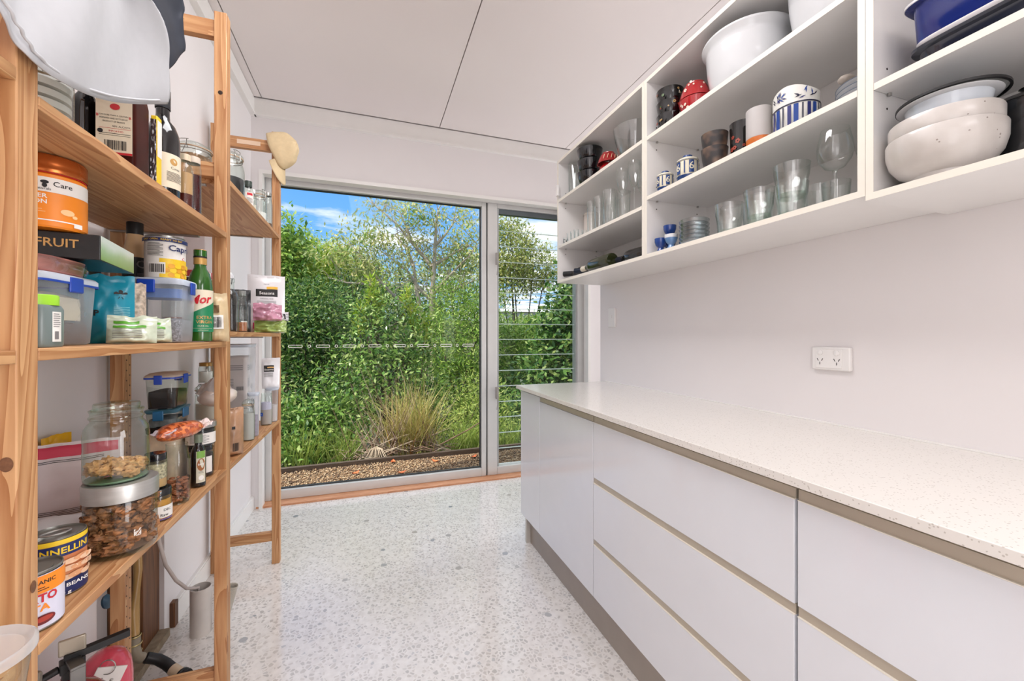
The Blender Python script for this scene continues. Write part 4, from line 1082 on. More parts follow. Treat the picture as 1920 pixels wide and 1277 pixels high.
# ================================================================= second bay, lower shelf
t = thing('paper_bag', 'brown paper and cellophane bag at the near end of the lower far shelf', 'bag', (-.482, 1.745, B3), facing(-.482, 1.745) + R(96))
o, fr = pouch(t, .085, .175, .06, mat('kraft_film', S(172, 132, 100), .4, var=.28, scale=16, bump=.2, coat=.3), 71, wr=.006, seal=.05)
print_on(t, fr, [('bar', .006, .026, .02, .05, 0), ('rect', -.034, -.008, .06, .13, 1), ('rect', .004, .014, .10, .11, 0)], [ink, mat('print_dark_brown', S(86, 56, 42), .6)])
t = thing('flour_sack', 'clear bag of pale flour flopped over the brown paper bag', 'bag', (-.535, 1.80, B3 + .176), R(70))
fl = mat('flour_film', S(232, 216, 204), .4, var=.06, coat=.4, scale=10)
obj('sack', MB().blob((0, 0, .036), .075, 0, 28, 16, .12, 6, (1.05, .62, .48)), fl, t)
obj('film_top', MB().grid(lambda u, v: (-.06 + .12 * u, -.03 + .07 * v, .05 + .075 * math.sin(min(1, u * 1.15) * 3.1) * (1 - abs(v - .4)) * .9 + .012 * noise.noise(Vector((u * 6, v * 5, 9)))), 18, 14), milky('clear_film', S(228, 222, 220), .3, .15), t)
t = thing('clip_jar', 'big clip-top jar of white flour behind the middle post', 'jar', (-.612, 1.925, B3))
filling(t, .033, .004, .17, mat('flour_fill', S(226, 216, 202), .8), 'flour'); glass_jar(t, .036, .225, .9, .8); clip_top(t, .033, .225, facing(-.612, 1.925) - .6)
t = thing('spice_jar', 'pale jar with a black and gold lid standing on the big clip-top jar', 'jar', (-.612, 1.925, B3 + .252))
filling(t, .022, .003, .045, paper_white, 'white_contents'); glass_jar(t, .025, .072, .86, .76); cap(t, .0225, .066, .08, mat('gold_lid', S(150, 112, 50), .35, .4))
t = thing('pantry_box', 'tall translucent storage box with a printed bag inside at the window end', 'container', (-.575, 2.22, B3))
rbox(t, 'tub', .055, .075, 0, .385, tub_milk, 7, 1.0, True, .92); rbox(t, 'lid', .058, .078, .3855, .40, lid_milk, 7)
ib = MB().box(-.044, .044, -.062, .062, .006, .345)
ino = obj('inner_bag', ib, mat('inner_bag', S(208, 198, 192), .5, var=.06), t, bevel=.012)
mb = MB(); f = plane((0.0, -.0625, 0), (1, 0, 0), (0, 0, 1)); f4 = plane((.0445, 0, 0), (0, 1, 0), (0, 0, 1))
for ff, w_ in ((f, .03), (f4, .045)):
    for q in range(3):
        mb.rect(ff, -w_, w_, .30 - q * .009, .304 - q * .009, 0)
    for q in range(6):
        mb.rect(ff, -w_, -w_ * .2, .24 - q * .007, .2425 - q * .007, 0)
    for q in range(7):
        mb.rect(ff, w_ * .2 + q * .004, w_ * .2 + q * .004 + .0022, .19, .208, 1)
obj('print', mb, [grey_ink, ink], t)
t = thing('clip_jar', 'tall clip-top jar of white powder beside the brown paper bag', 'jar', (-.482, 1.985, B3))
filling(t, .0215, .004, .115, mat('grey_flour', S(190, 188, 184), .8), 'powder'); glass_jar(t, .024, .15, .84, .82); clip_top(t, .021, .15, -.5)
t = thing('lavender_jar', 'narrow plastic jar with lavender tint by the tall clip-top jar', 'jar', (-.48, 2.06, B3))
filling(t, .0185, .003, .09, mat('lavender_mix', S(150, 138, 150), .8, var=.2, scale=90), 'lavender_contents'); rbox(t, 'tub', .021, .021, 0, .175, tub_milk, 3, 1, True, .92); rbox(t, 'lid', .0225, .0225, .1755, .19, lid_milk, 3)
t = thing('blue_label_jar', 'squat glass jar of grey-lilac powder with a small blue label', 'jar', (-.482, 2.305, B3))
filling(t, .023, .004, .075, mat('lilac_powder', S(176, 164, 160), .8), 'powder'); filling(t, .0228, .0755, .11, mat('lilac_pale', S(196, 190, 212), .7), 'pale_layer'); glass_jar(t, .0255, .155, .86, .74)
label_band(t, .0257, .045, .062, facing(-.482, 2.305) - .9, .32, mat('label_blue', S(40, 90, 190), .4), [('o', .009, 0, .054, 1, .01)], inks=[white_ink])
t = thing('deli_tub', 'translucent round deli tub with a white lid at the shelf end', 'container', (-.474, 2.385, B3))
filling(t, .024, .003, .085, mat('grey_meal', S(190, 178, 170), .8), 'meal'); rbox(t, 'tub', .0285, .0285, 0, .160, tub_milk, 2, 1.0, True, .86); rbox(t, 'lid', .0325, .0325, .1605, .170, lid_milk, 2, 1.0, False, .97)
t = thing('flour_pouch', 'small white pouch with a black label standing on the deli tub lid', 'pouch', (-.476, 2.372, B3 + .1712), facing(-.476, 2.372) + R(96))
o, fr = pouch(t, .078, .155, .028, wp, 55, wr=.003, seal=.07, top=1.06)
print_on(t, fr, [('rect', -.03, .012, .085, .118, 0), ('Seasons', -.028, .010, .09, .102, 1, .01), ('rect', -.016, .012, .104, .110, 2), ('lines', -.03, .008, .058, .08, 3)], [ink, white_ink, gold_ink, grey_ink])

# ================================================================= floor corner below the shelves
t = thing('fire_extinguisher', 'dark red fire extinguisher with a black valve and metal lever under the shelf', 'extinguisher', (-.63, 1.19, 0))
obj('cylinder', MB().lathe([(0, 0), (.062, 0), (.064, .004), (.064, .34), (.058, .372), (.040, .396), (.022, .408), (.018, .412), (.018, .43), (0, .43)], 40), mat('deep_red', S(136, 20, 40), .25, coat=.5), t, smooth=50)
vb = MB(); vb.lathe([(.017, .43), (.017, .452), (0, .452)], 20); vb.box(-.02, .02, -.014, .014, .445, .468); vb.box(-.013, .095, -.008, .008, .466, .482); vb.tube([(-.02, 0, .455), (-.05, 0, .448), (-.062, 0, .43)], .008, 10)
obj('valve', vb, black_matt, t, bevel=.002).rotation_euler.z = R(32)
lv = MB(); lv.box(-.012, .012, -.05, -.044, .30, .466); lv.box(-.012, .012, -.05, .0, .466, .472)
obj('metal_lever', lv, mat('worn_metal', S(112, 110, 108), .35, .8, var=.25), t, bevel=.001).rotation_euler.z = R(38)
gg = MB().lathe([(0, -.004), (.019, -.004), (.021, 0), (.019, .004), (0, .004)], 28, 0, nexp=5, mtx=Matrix.Translation((-.055, -.03, .452)) @ Matrix.Rotation(R(82), 4, 'X'))
obj('gauge', gg, mat('brass_grey', S(150, 142, 130), .3, .6), t)
gb = MB().box(-.022, .022, -.003, .003, .478, .515); 
obj('handle_plate', gb, mat('aged_plate', S(176, 166, 150), .35, .5), t, bevel=.004).rotation_euler.z = R(20)
t = thing('gas_cylinder', 'rounded pinkish red cylinder behind the extinguisher with a white studded tag', 'cylinder', (-.655, 1.365, 0))
obj('body', MB().lathe([(0, 0), (.052, 0), (.054, .004), (.054, .29), (.050, .325), (.038, .35), (.02, .363), (0, .367)], 40), mat('coral_red', S(206, 70, 90), .22, coat=.5), t, smooth=60)
a0 = facing(-.655, 1.365)
tg = MB(); mt = Matrix.Translation((.055 * math.cos(a0 + .15), .055 * math.sin(a0 + .15), .335)) @ Matrix.Rotation(a0 + R(90), 4, 'Z') @ Matrix.Rotation(R(24), 4, 'Y')
tg.box(-.030, .030, -.0015, .0015, -.075, .012, 0, mt)
for dx, dz in ((-.012, -.015), (.010, -.018), (-.005, -.04), (.014, -.048), (-.012, -.058)):
    tg.lathe([(.004, 0), (.003, .002), (0, .003)], 10, 1, mtx=mt @ Matrix.Translation((dx, -.0016, dz)) @ Matrix.Rotation(R(90), 4, 'X'))
obj('studded_tag', tg, [paper_white, steel], t)
rg = MB().tube([(.05 * math.cos(a0 + .15) + .016 * math.cos(q), .05 * math.sin(a0 + .15) - .01, .352 + .018 * math.sin(q)) for q in [6.283 * k / 20 for k in range(21)]], .0013, 6)
obj('wire_ring', rg, wire, t)
pv = thing('drain_pipe', 'open upright white drain pipe with a grey cable end resting in it', 'pipe', (-.64, 1.96, 0))
obj('pipe_wall', MB().lathe([(.036, 0), (.036, .185), (.0325, .185), (.0325, .02), (0, .02)], 36), mat('pipe_white', S(206, 200, 194), .35), pv)
rb = MB()
pr = []
for k in range(60):
    z = k * .0027; pr.append((.017 + (.0022 if k % 2 else 0), z))
rb.lathe(pr, 20, 0, mtx=Matrix.Translation((-.575, 1.985, 0.001)) @ Matrix.Rotation(R(14), 4, 'Y'))
o = obj('ribbed_conduit', rb, mat('conduit_grey', S(188, 182, 170), .45)); tag(o, 'short ribbed grey conduit leaning beside the white drain pipe', 'conduit')
hz = thing('tan_hose', 'tan drain hose coming down out of the wall opening', 'hose', (0, 0, 0))
obj('hose', MB().tube([(-.80, 1.84, .62), (-.79, 1.83, .50), (-.775, 1.80, .36), (-.765, 1.76, .24), (-.755, 1.735, .17)], .013, 14), mat('hose_tan', S(176, 140, 84), .35), hz)
obj('elbow', MB().tube([(-.755, 1.735, .168), (-.752, 1.728, .13), (-.745, 1.725, .105), (-.735, 1.735, .09)], .016, 14), mat('elbow_grey', S(140, 130, 112), .4), hz)
for z, q in ((.172, .0165), (.145, .0185), (.118, .0185)):
    obj('hose_clip', MB().lathe([(q, z - .003), (q + .0015, z), (q, z + .003)], 20, 0, -.754, 1.733), mat('clip_brass', S(176, 160, 110), .35, .4), hz)
bh = thing('black_hose', 'black washing machine hose ending in a beige collar on the floor', 'hose', (0, 0, 0))
pts = [Vector((-.728, 1.745, .082)), Vector((-.70, 1.755, .062)), Vector((-.672, 1.745, .047)), Vector((-.645, 1.725, .035))]
obj('hose', MB().tube(pts, .0165, 16), black_matt, bh)
obj('beige_collar', MB().tube([(-.645, 1.725, .035), (-.612, 1.70, .027)], .0178, 16), mat('collar_beige', S(196, 176, 150), .4), bh)
obj('black_end', MB().tube([(-.612, 1.70, .027), (-.606, 1.695, .026), (-.602, 1.692, .026), (-.596, 1.688, .026), (-.59, 1.684, .026)], [.0215, .0235, .0205, .0235, .0215], 18), black_matt, bh)
gc = MB().tube([(-.77, 1.90, .55), (-.755, 1.885, .50), (-.74, 1.87, .42), (-.725, 1.88, .33), (-.70, 1.90, .255), (-.675, 1.925, .205), (-.655, 1.945, .19), (-.648, 1.955, .186), (-.645, 1.958, .16)], .0062, 10)
o = obj('grey_cable', gc, mat('cable_grey', S(196, 186, 180), .4)); tag(o, 'thin pale grey hose curving from the wall opening into the drain pipe', 'cable')
o = obj('blue_fitting', MB().lathe([(0, 0), (.02, .002), (.022, .008), (.012, .014), (0, .015)], 20, mtx=Matrix.Translation((-.80, 1.66, .34)) @ Matrix.Rotation(R(75), 4, 'Y')), mat('fitting_blue', S(60, 100, 130), .4), bevel=0)
tag(o, 'round blue pipe fitting inside the wall opening', 'fitting')
# plastic tub at the very front of the near lower shelf
t = thing('takeaway_tub', 'blurred round clear plastic tub at the bottom left edge of the photo', 'container', (-.425, .628, .752))
rbox(t, 'tub', .05, .05, 0, .074, clear, 2, 1.0, True, .84)
obj('lid', MB().lathe([(.051, .070), (.0545, .072), (.0545, .080), (.051, .083), (.047, .080), (.044, .076), (0, .077)], 48), milky('clear_lid', S(214, 212, 212), .55, .2), t, smooth=50)

# ================================================================= fabrics and hat
t = thing('white_apron', 'white cloth garment draped over the top of the first shelving post', 'garment', (0, 0, 0))
hem = [(-.43, .60, 1.66), (-.43, .68, 1.597), (-.43, .711, 1.575), (-.43, .742, 1.562), (-.43, .806, 1.567), (-.43, .899, 1.599), (-.43, 1.002, 1.648), (-.43, 1.112, 1.707)]
mid = [(-.42, .60, 1.80), (-.425, .69, 1.78), (-.425, .72, 1.77), (-.42, .76, 1.78), (-.42, .83, 1.79), (-.42, .91, 1.81), (-.425, 1.0, 1.83), (-.43, 1.102, 1.832)]
up_ = [(-.43, .66, 2.05), (-.425, .70, 2.05), (-.42, .74, 2.05), (-.42, .78, 2.05), (-.42, .80, 2.0), (-.42, .82, 1.98), (-.43, .835, 1.96), (-.44, .855, 1.94)]
md2 = [(-.43, .63, 1.92), (-.425, .69, 1.91), (-.42, .725, 1.90), (-.42, .76, 1.90), (-.42, .80, 1.89), (-.425, .86, 1.88), (-.43, .92, 1.865), (-.44, .985, 1.848)]
top = [(-.43, .70, 2.27), (-.43, .715, 2.28), (-.43, .735, 2.285), (-.43, .76, 2.285), (-.43, .785, 2.28), (-.435, .80, 2.27), (-.44, .815, 2.25), (-.45, .83, 2.2)]
bk = [(-.497, .70, 2.24), (-.497, .715, 2.255), (-.497, .735, 2.26), (-.497, .76, 2.26), (-.497, .785, 2.25), (-.497, .80, 2.24), (-.497, .81, 2.22), (-.497, .82, 2.18)]
def rowpt(row, u):
    k = min(u * (len(row) - 1), len(row) - 1.001); i = int(k); f_ = k - i
    g_ = lambda q: Vector(row[max(0, min(len(row) - 1, q))])
    p0, p1, p2, p3 = g_(i - 1), g_(i), g_(i + 1), g_(i + 2)
    return .5 * ((2 * p1) + (p2 - p0) * f_ + (2 * p0 - 5 * p1 + 4 * p2 - p3) * f_ ** 2 + (3 * p1 - p0 - 3 * p2 + p3) * f_ ** 3)
def drape(rows, amp, seed, nu=64, nv=60, folds=7.0):
    def fn(u, v):
        pts_ = [rowpt(r_, u) for r_ in rows]
        p = rowpt([tuple(q) for q in pts_], v)
        a = math.sin(math.pi * min(1, v * 1.2 + .1)) if v < .8 else .35
        fold = math.sin(folds * u * 3.14 + 2.5 * noise.noise(Vector((u * 2, v * 2, seed))) + v * 2.2)
        p = p + Vector((1, -.25, 0)) * amp * (fold * a * (.6 + .4 * noise.noise(Vector((u * 3, v * 1.5, seed + 4)))) + .5 * noise.noise(Vector((u * 6, v * 7, seed + 9))))
        return p
    return MB().grid(fn, nu, nv)
cloth_m = mat('white_cotton', S(184, 184, 187), .8, var=.02, scale=60)
o = obj('cloth', drape([hem, mid, md2, up_, top, bk], .028, 3.0, folds=4.5), cloth_m, t, smooth=80)
sd = o.modifiers.new('thick', 'SOLIDIFY'); sd.thickness = .0025
hm = MB().tube([Vector(rowpt(hem, k / 60)) + Vector((.004 + .0012 * math.sin(k * 1.3), 0, .010)) for k in range(61)], .0022, 6)
obj('stitched_hem', hm, cloth_m, t, smooth=80)
t = thing('navy_garment', 'dark navy cloth hanging behind the white draped cloth', 'garment', (0, 0, 0))
h2 = [(-.50, 1.03, 1.84), (-.495, 1.10, 1.80), (-.49, 1.20, 1.815), (-.49, 1.255, 1.849), (-.487, 1.32, 1.92), (-.487, 1.379, 1.989)]
m2 = [(-.50, .93, 1.90), (-.50, 1.05, 1.92), (-.49, 1.15, 1.93), (-.485, 1.22, 1.94), (-.485, 1.29, 2.0), (-.487, 1.36, 2.06)]
u2 = [(-.50, .90, 2.1), (-.50, .97, 2.1), (-.49, 1.05, 2.1), (-.487, 1.13, 2.1), (-.487, 1.22, 2.11), (-.49, 1.33, 2.13)]
t2 = [(-.51, .78, 2.262), (-.51, .80, 2.262), (-.51, .83, 2.262), (-.51, .86, 2.255), (-.51, .90, 2.25), (-.51, .95, 2.24)]
b2 = [(-.62, .78, 2.24), (-.62, .79, 2.24), (-.62, .81, 2.24), (-.62, .83, 2.235), (-.62, .85, 2.23), (-.62, .87, 2.22)]
o = obj('cloth', drape([h2, m2, u2, t2, b2], .008, 8.0, 40, 44, 4.0), mat('navy_cotton', S(24, 30, 44), .75, var=.15), t, smooth=80)
sd = o.modifiers.new('thick', 'SOLIDIFY'); sd.thickness = .003
gy = [(-.474, .96, 1.86), (-.470, 1.04, 1.857), (-.468, 1.10, 1.838)]; gy2 = [(-.474, .94, 1.885), (-.470, 1.04, 1.892), (-.468, 1.11, 1.872)]
o = obj('grey_lining', drape([gy, gy2], .003, 5, 20, 6, 2), mat('grey_lining', S(120, 116, 112), .8), t, smooth=80)
t = thing('sun_hat', 'beige fabric cap hung over the top of the far shelving post', 'hat', (-.43, 2.447, 2.262))
hatm = mat('beige_twill', S(206, 184, 146), .85, var=.05, scale=50, bump=.1)
def hatf(u, v):
    th = u * 6.2832; ph = v * 1.57
    p = Vector((.058 * math.sin(ph) * math.cos(th), .098 * math.sin(ph) * math.sin(th), .115 * math.cos(ph)))
    p *= 1 + .09 * noise.noise(Vector((p.x * 22, p.y * 22, p.z * 22))) + .02 * math.cos(th * 6)
    return p
hr_ = Vector((.944, -.33, 0)); hz_ = (hr_ * .85 + Vector((0, 0, .34))).normalized(); hy_ = (Vector((0, 0, .9)) - hr_ * .36).normalized(); hx_ = hy_.cross(hz_)
hm_ = Matrix.Translation((-.038, .002, -.096)) @ Matrix((hx_, hy_, hz_)).transposed().to_4x4()
cr = MB(); cr.grid(lambda u, v: hm_ @ hatf(u, v), 40, 16)
o = obj('crown', cr, hatm, t, smooth=80); sd = o.modifiers.new('thick', 'SOLIDIFY'); sd.thickness = .003
def brim(u, v):
    th = -2.5 + 1.9 * u + .0
    e = v * .075 * math.sin(math.pi * min(1, max(0, u)))
    p = Vector(((.058 + e * .8) * math.cos(th), (.098 + e) * math.sin(th), -.002 - .03 * v))
    return hm_ @ p
o = obj('brim', MB().grid(brim, 26, 8), hatm, t, smooth=80); sd = o.modifiers.new('thick', 'SOLIDIFY'); sd.thickness = .004
sm = MB()
for k in range(6):
    th = k * 1.0472
    sm.tube([hm_ @ (hatf(th / 6.2832, .08 + .9 * q / 14) * 1.012) for q in range(15)], .0012, 5)
obj('seam', sm, mat('hat_seam', S(176, 152, 116), .9), t)
# ================================================================= crockery in the wall cabinets
S1, S2c, SB = 2.0455, 1.7575, 1.5415      # cabinet nearest the window
M1, M2, MBt = 2.0425, 1.7875, 1.5415      # middle cabinet
R1, RB = 1.7835, 1.5295                   # right cabinet
def bowl(root, r, h, mt, foot=.5, wall=.004, name='bowl', z=0.0, curve=.55, flip=False):
    p = []
    out_ = [(0, .002), (foot * r * .9, .002), (foot * r, 0), (foot * r, h * .07)]
    for k in range(1, 11):
        q = k / 10; out_.append((r * (foot + (1 - foot) * q ** curve), h * (.07 + .93 * q)))
    inn = [(r - wall, h - .0005)] + [(max(0, (r - wall) * (foot + (1 - foot) * (q / 10) ** curve) - wall * .3), h * (.10 + .9 * q / 10)) for q in range(9, 0, -1)] + [(0, h * .1)]
    p = out_ + inn
    if flip:
        p = [(a, h - b) for a, b in p]
    p = [(a, z + b) for a, b in p]
    return obj(name, MB().lathe(p, 48), mt, root, smooth=50)
def tumbler(label, x, y, z, r, h, fac=8, group=None, taper=.78, mt=None, nm='tumbler'):
    t = thing(nm, label, 'glass', (x, y, z), 0, group)
    p = [(0, .009), (r * taper * .85, .009), (r * taper * .95, .004), (0, .003)]
    obj('glass_base', MB().lathe([(0, .0), (r * taper * .96, 0), (r * taper, .003), (r * taper * .99, .011), (0, .012)], 40, flute=fac, fdepth=.03, fz=(.002, .0115)), greenish, t, smooth=60)
    obj('glass_wall', MB().lathe([(r * taper, .004), (r * (taper + (1 - taper) * .3), h * .32), (r * (taper + (1 - taper) * .55), h * .56), (r * (taper + (1 - taper) * .66), h * .64), (r * .97, h * .9), (r, h), (r * .97, h), (r * .93, h * .66), (r * taper * .93, .013)], 64, flute=fac, fdepth=.07, fz=(.003, h * .57)), mt or tumbler_glass, t, smooth=45)
    return t
def plain_glass(label, x, y, z, r, h, group=None, taper=.82, nm='drinking_glass'):
    t = thing(nm, label, 'glass', (x, y, z), 0, group)
    obj('glass_wall', MB().lathe([(0, 0), (r * taper * .97, 0), (r * taper, .002), (r, h), (r * .965, h), (r * taper * .94, .008), (0, .008)], 40), tumbler_glass, t, smooth=50)
    obj('glass_base', MB().lathe([(0, .0004), (r * taper * .9, .0004), (r * taper * .93, .006), (0, .0065)], 32), greenish, t, smooth=50)
    return t
def stemware(label, x, y, z, r, h, bowl_h, group=None, kind='wine'):
    t = thing('wine_glass' if kind == 'wine' else 'champagne_flute', label, 'glass', (x, y, z), 0, group)
    zb = h - bowl_h
    obj('foot', MB().lathe([(0, 0), (r * .85, 0), (r * .86, .0015), (r * .3, .005), (.0045, .012), (0, .012)], 36), tumbler_glass, t, smooth=50)
    obj('stem', MB().lathe([(.0045, .012), (.0036, .03), (.0036, zb - .01), (.006, zb), (0, zb)], 16), tumbler_glass, t, smooth=50)
    if kind == 'wine':
        pr = [(0.002, zb), (r * .55, zb + bowl_h * .08), (r * .88, zb + bowl_h * .26), (r, zb + bowl_h * .45), (r * .96, zb + bowl_h * .65), (r * .83, zb + bowl_h * .88), (r * .78, h), (r * .76, h)]
    else:
        pr = [(0.002, zb), (r * .45, zb + bowl_h * .1), (r * .8, zb + bowl_h * .32), (r * .97, zb + bowl_h * .62), (r, zb + bowl_h * .8), (r * .94, h), (r * .91, h)]
    obj('glass_bowl', MB().lathe(pr, 40), tumbler_glass, t, smooth=60)
    return t
# --- window cabinet, top
t = thing('glass_vase', 'clear glass carafe at the window end of the top shelf', 'vase', (1.20, 2.272, S1))
obj('glass_body', MB().lathe([(0, .003), (.022, .002), (.026, 0), (.031, .05), (.034, .12), (.033, .18), (.034, .215), (.031, .215), (.029, .02), (0, .012)], 36), tumbler_glass, t, smooth=50)
for k, (lab, z) in enumerate((('lowest of the three stacked black bowls by the glass carafe', 0), ('middle one of the three stacked black bowls by the carafe', .0665), ('topmost of the three stacked black bowls by the carafe', .133))):
    t = thing('black_bowl', lab, 'bowl', (1.185, 2.05, S1 + z), 0, 'stacked black bowls')
    bowl(t, .073, .072, black, .46, curve=.30)
for k, (lab, z) in enumerate((('lower upturned red lacquer bowl beside the black bowl stack', 0), ('upper red lacquer bowl with pale streaks beside the black stack', .058))):
    t = thing('red_bowl', lab, 'bowl', (1.195, 1.875, S1 + z), .4, 'red lacquer bowls by the black stack')
    redl = mat('red_lacquer', S(150, 22, 24), .15, coat=.6)
    bowl(t, .058, .056, redl, .55, flip=True)
    mb = MB()
    for q in range(5):
        a = 3.3 + q * .35
        mb.tube([(.0585 * math.cos(a) * .98, .0585 * math.sin(a) * .98, .012), (.055 * math.cos(a + .1), .055 * math.sin(a + .1), .034)], .0016, 5)
    if k:
        obj('pale_streaks', mb, mat('pale_gold', S(226, 190, 150), .4), t)
t = thing('glass_bowl', 'large clear glass mixing bowl next to the cabinet divider', 'bowl', (1.235, 1.70, S1))
bowl(t, .105, .165, tumbler_glass, .5, .004, 'glass_wall')
# --- window cabinet, middle
grp = 'small shot glasses'
for k, (x, y) in enumerate(((1.15, 2.235), (1.20, 2.235), (1.15, 2.19), (1.20, 2.19), (1.15, 2.145), (1.20, 2.14))):
    if k == 0:
        sg = thing('shot_glass', 'tiny clear shot glass in the cluster beside the side panel', 'glass', (x, y, S2c), 0, grp)
        obj('glass_wall', MB().lathe([(0, 0), (.0125, 0), (.013, .002), (.016, .062), (.0145, .062), (.012, .012), (0, .011)], 28), tumbler_glass, sg, smooth=50)
    else:
        dup(sg, (x, y, S2c))
t = thing('patterned_glass', 'little shot glass with a black pattern at the window end', 'glass', (1.15, 2.283, S2c))
obj('glass_wall', MB().lathe([(0, 0), (.0145, 0), (.015, .002), (.0155, .045), (.014, .045), (.0125, .008), (0, .007)], 28), tumbler_glass, t, smooth=50)
mb = MB()
for k in range(14):
    g = cyl(.0152, k * .449, e=.0004); zz = .008 + (k % 3) * .012
    mb.add([g(.0035 * math.cos(q), zz + .005 * math.sin(q)) for q in [6.283 * i / 8 for i in range(8)]], [tuple(range(8))], 0)
obj('dot_pattern', mb, ink, t)
t = thing('lidded_pot', 'cream ceramic pot with a lid behind the tall glasses', 'pot', (1.315, 2.262, S2c))
cream = mat('cream_ceramic', S(222, 214, 206), .25, coat=.2, var=.01)
obj('pot_body', MB().lathe([(0, 0), (.038, 0), (.041, .004), (.044, .19), (0, .19)], 40), cream, t, smooth=50)
obj('lid', MB().lathe([(.046, .1905), (.0465, .197), (.044, .205), (.03, .212), (0, .214)], 40), cream, t, smooth=50)
grp = 'tall straight glasses'
for k, (x, y, r, h, lab) in enumerate(((1.15, 1.975, .0235, .172, 'tall straight glass nearest the cream pot'), (1.15, 1.893, .0265, .172, 'tall straight glass next along from the cream pot'), (1.165, 1.815, .036, .18, 'wide fluted tall glass beside the champagne flutes'), (1.235, 1.90, .033, .175, 'tall fluted glass behind the front row of straight glasses'), (1.24, 1.80, .034, .178, 'tall fluted glass in the back row behind the widest glass'))):
    if k < 2:
        plain_glass(lab, x, y, S2c, r, h, grp)
    else:
        tumbler(lab, x, y, S2c, r, h, 12, grp, .84, None, 'tall_glass')
for k, (x, y, lab) in enumerate(((1.155, 1.69, 'champagne flute nearest the tall fluted glass'), (1.163, 1.605, 'champagne flute in front at the cabinet divider'), (1.25, 1.66, 'champagne flute standing behind the two front flutes'))):
    stemware(lab, x, y, S2c, .028, .24 if k != 1 else .245, .12, 'champagne flutes', 'flute')
# --- window cabinet, bottom: bottles lying with their necks towards the window
def lying_bottle(label, x, y, z, rz, glassm, capm, capl=.06):
    t = thing('wine_bottle', label, 'bottle', (x, y, z), rz, 'wine bottles lying in the cabinet')
    mt = Matrix.Rotation(R(-90), 4, 'X')
    p = [(0, .004), (.034, .002), (.037, .006), (.037, .185), (.034, .205), (.022, .225), (.0155, .24), (.0142, .25), (.0142, .295), (.0155, .297), (.0155, .305), (0, .305)]
    obj('bottle_body', MB().lathe(p, 32, mtx=mt), glassm, t, smooth=50)
    obj('capsule', MB().lathe([(.0148, .3065 - capl), (.0152, .3065 - capl), (.0162, .296), (.0162, .307), (0, .3072)], 28, mtx=mt), capm, t, smooth=50)
    return t
lying_bottle('lying wine bottle with a plain black capsule nearest the window', 1.341, 2.061, SB + .0375, R(40), dark_glass, black_matt)
lying_bottle('lying wine bottle with a cream capsule at the cabinet front', 1.165, 1.785, SB + .0375, R(0.5), mat('olive_bottle', S(40, 44, 22), .1, coat=.5), mat('cream_capsule', S(214, 204, 184), .4), .05)
lying_bottle('lying wine bottle with a blue-black capsule between its neighbours', 1.350, 1.934, SB + .0375, R(40), dark_glass, mat('blue_black_capsule', S(36, 46, 62), .25, .3), .055)
lying_bottle('lying wine bottle nearest the cabinet divider', 1.235, 1.505, SB + .0375, R(8), dark_glass, mat('foil_navy', S(30, 32, 44), .3))
# --- middle cabinet, top
lacq = mat('black_lacquer', S(16, 14, 14), .12, coat=.6)
def motif(parent, r, zs, cols, seed, n_=9, sz=.006):
    rr = random.Random(seed); mb = MB()
    for k in range(n_):
        g = cyl(r, facing(1.2, 1.35) + rr.uniform(-1.4, 1.4), e=.0006); zz = rr.choice(zs) + rr.uniform(-.006, .006)
        q_ = rr.uniform(.6, 1.3) * sz
        for pt in range(5):
            a = pt * 1.2566
            mb.add([g(q_ * .62 * math.cos(a) + q_ * .42 * math.cos(b), zz + q_ * .62 * math.sin(a) + q_ * .42 * math.sin(b)) for b in [6.283 * i / 7 for i in range(7)]], [tuple(range(7))], k % len(cols))
    return obj('flower_motif', mb, cols, parent)
mb_cols = [mat('motif_gold', S(170, 140, 90), .4), mat('motif_red', S(150, 60, 44), .4), mat('motif_green', S(84, 110, 60), .4)]
for k, (lab, z) in enumerate((('lowest black lacquer bowl with painted flowers at the left of its shelf', 0), ('middle black lacquer bowl of the painted stack', .052), ('topmost black lacquer bowl of the painted stack', .104))):
    t = thing('lacquer_bowl', lab, 'bowl', (1.185, 1.392, M1 + z), 0, 'black lacquer bowls')
    bowl(t, .054, .064, lacq, .52, curve=.28)
    motif(t, .0542, (.035, .046), mb_cols, 4 + k, 6, .005)
redm = mat('red_enamel', S(166, 26, 30), .16, coat=.6)
for k, (lab, z) in enumerate((('lower red bowl with white blossoms beside the big white basin', 0), ('upturned upper red bowl with white blossoms', .066))):
    t = thing('red_bowl', lab, 'bowl', (1.20, 1.268, M1 + z), 0, 'red blossom bowls')
    bowl(t, .060, .063, redm, .58, flip=bool(k))
    motif(t, .0585 if k else .057, (.016, .026, .042), [mat('blossom_white', S(232, 220, 200), .4)], 14 + 5 * k, 8, .005)
t = thing('mixing_basin', 'large white mixing basin with a rolled rim on the top shelf', 'bowl', (1.262, 1.09, M1))
def basin(root, r, h):
    p = [(0, .003), (r * .62, .003), (r * .66, 0), (r * .74, h * .12), (r * .82, h * .3), (r * .875, h * .55), (r * .90, h * .80), (r * .905, h * .90), (r * .985, h * .955), (r, h * .985), (r * .99, h), (r * .93, h), (r * .88, h * .9), (r * .84, h * .55), (r * .7, h * .15), (0, h * .08)]
    return obj('basin', MB().lathe(p, 64), ceramic, root, smooth=50)
basin(t, .146, .185)
t = thing('mixing_basin', 'second large white basin cut off by the top of the photo', 'bowl', (1.285, .790, M1))
basin(t, .15, .225)
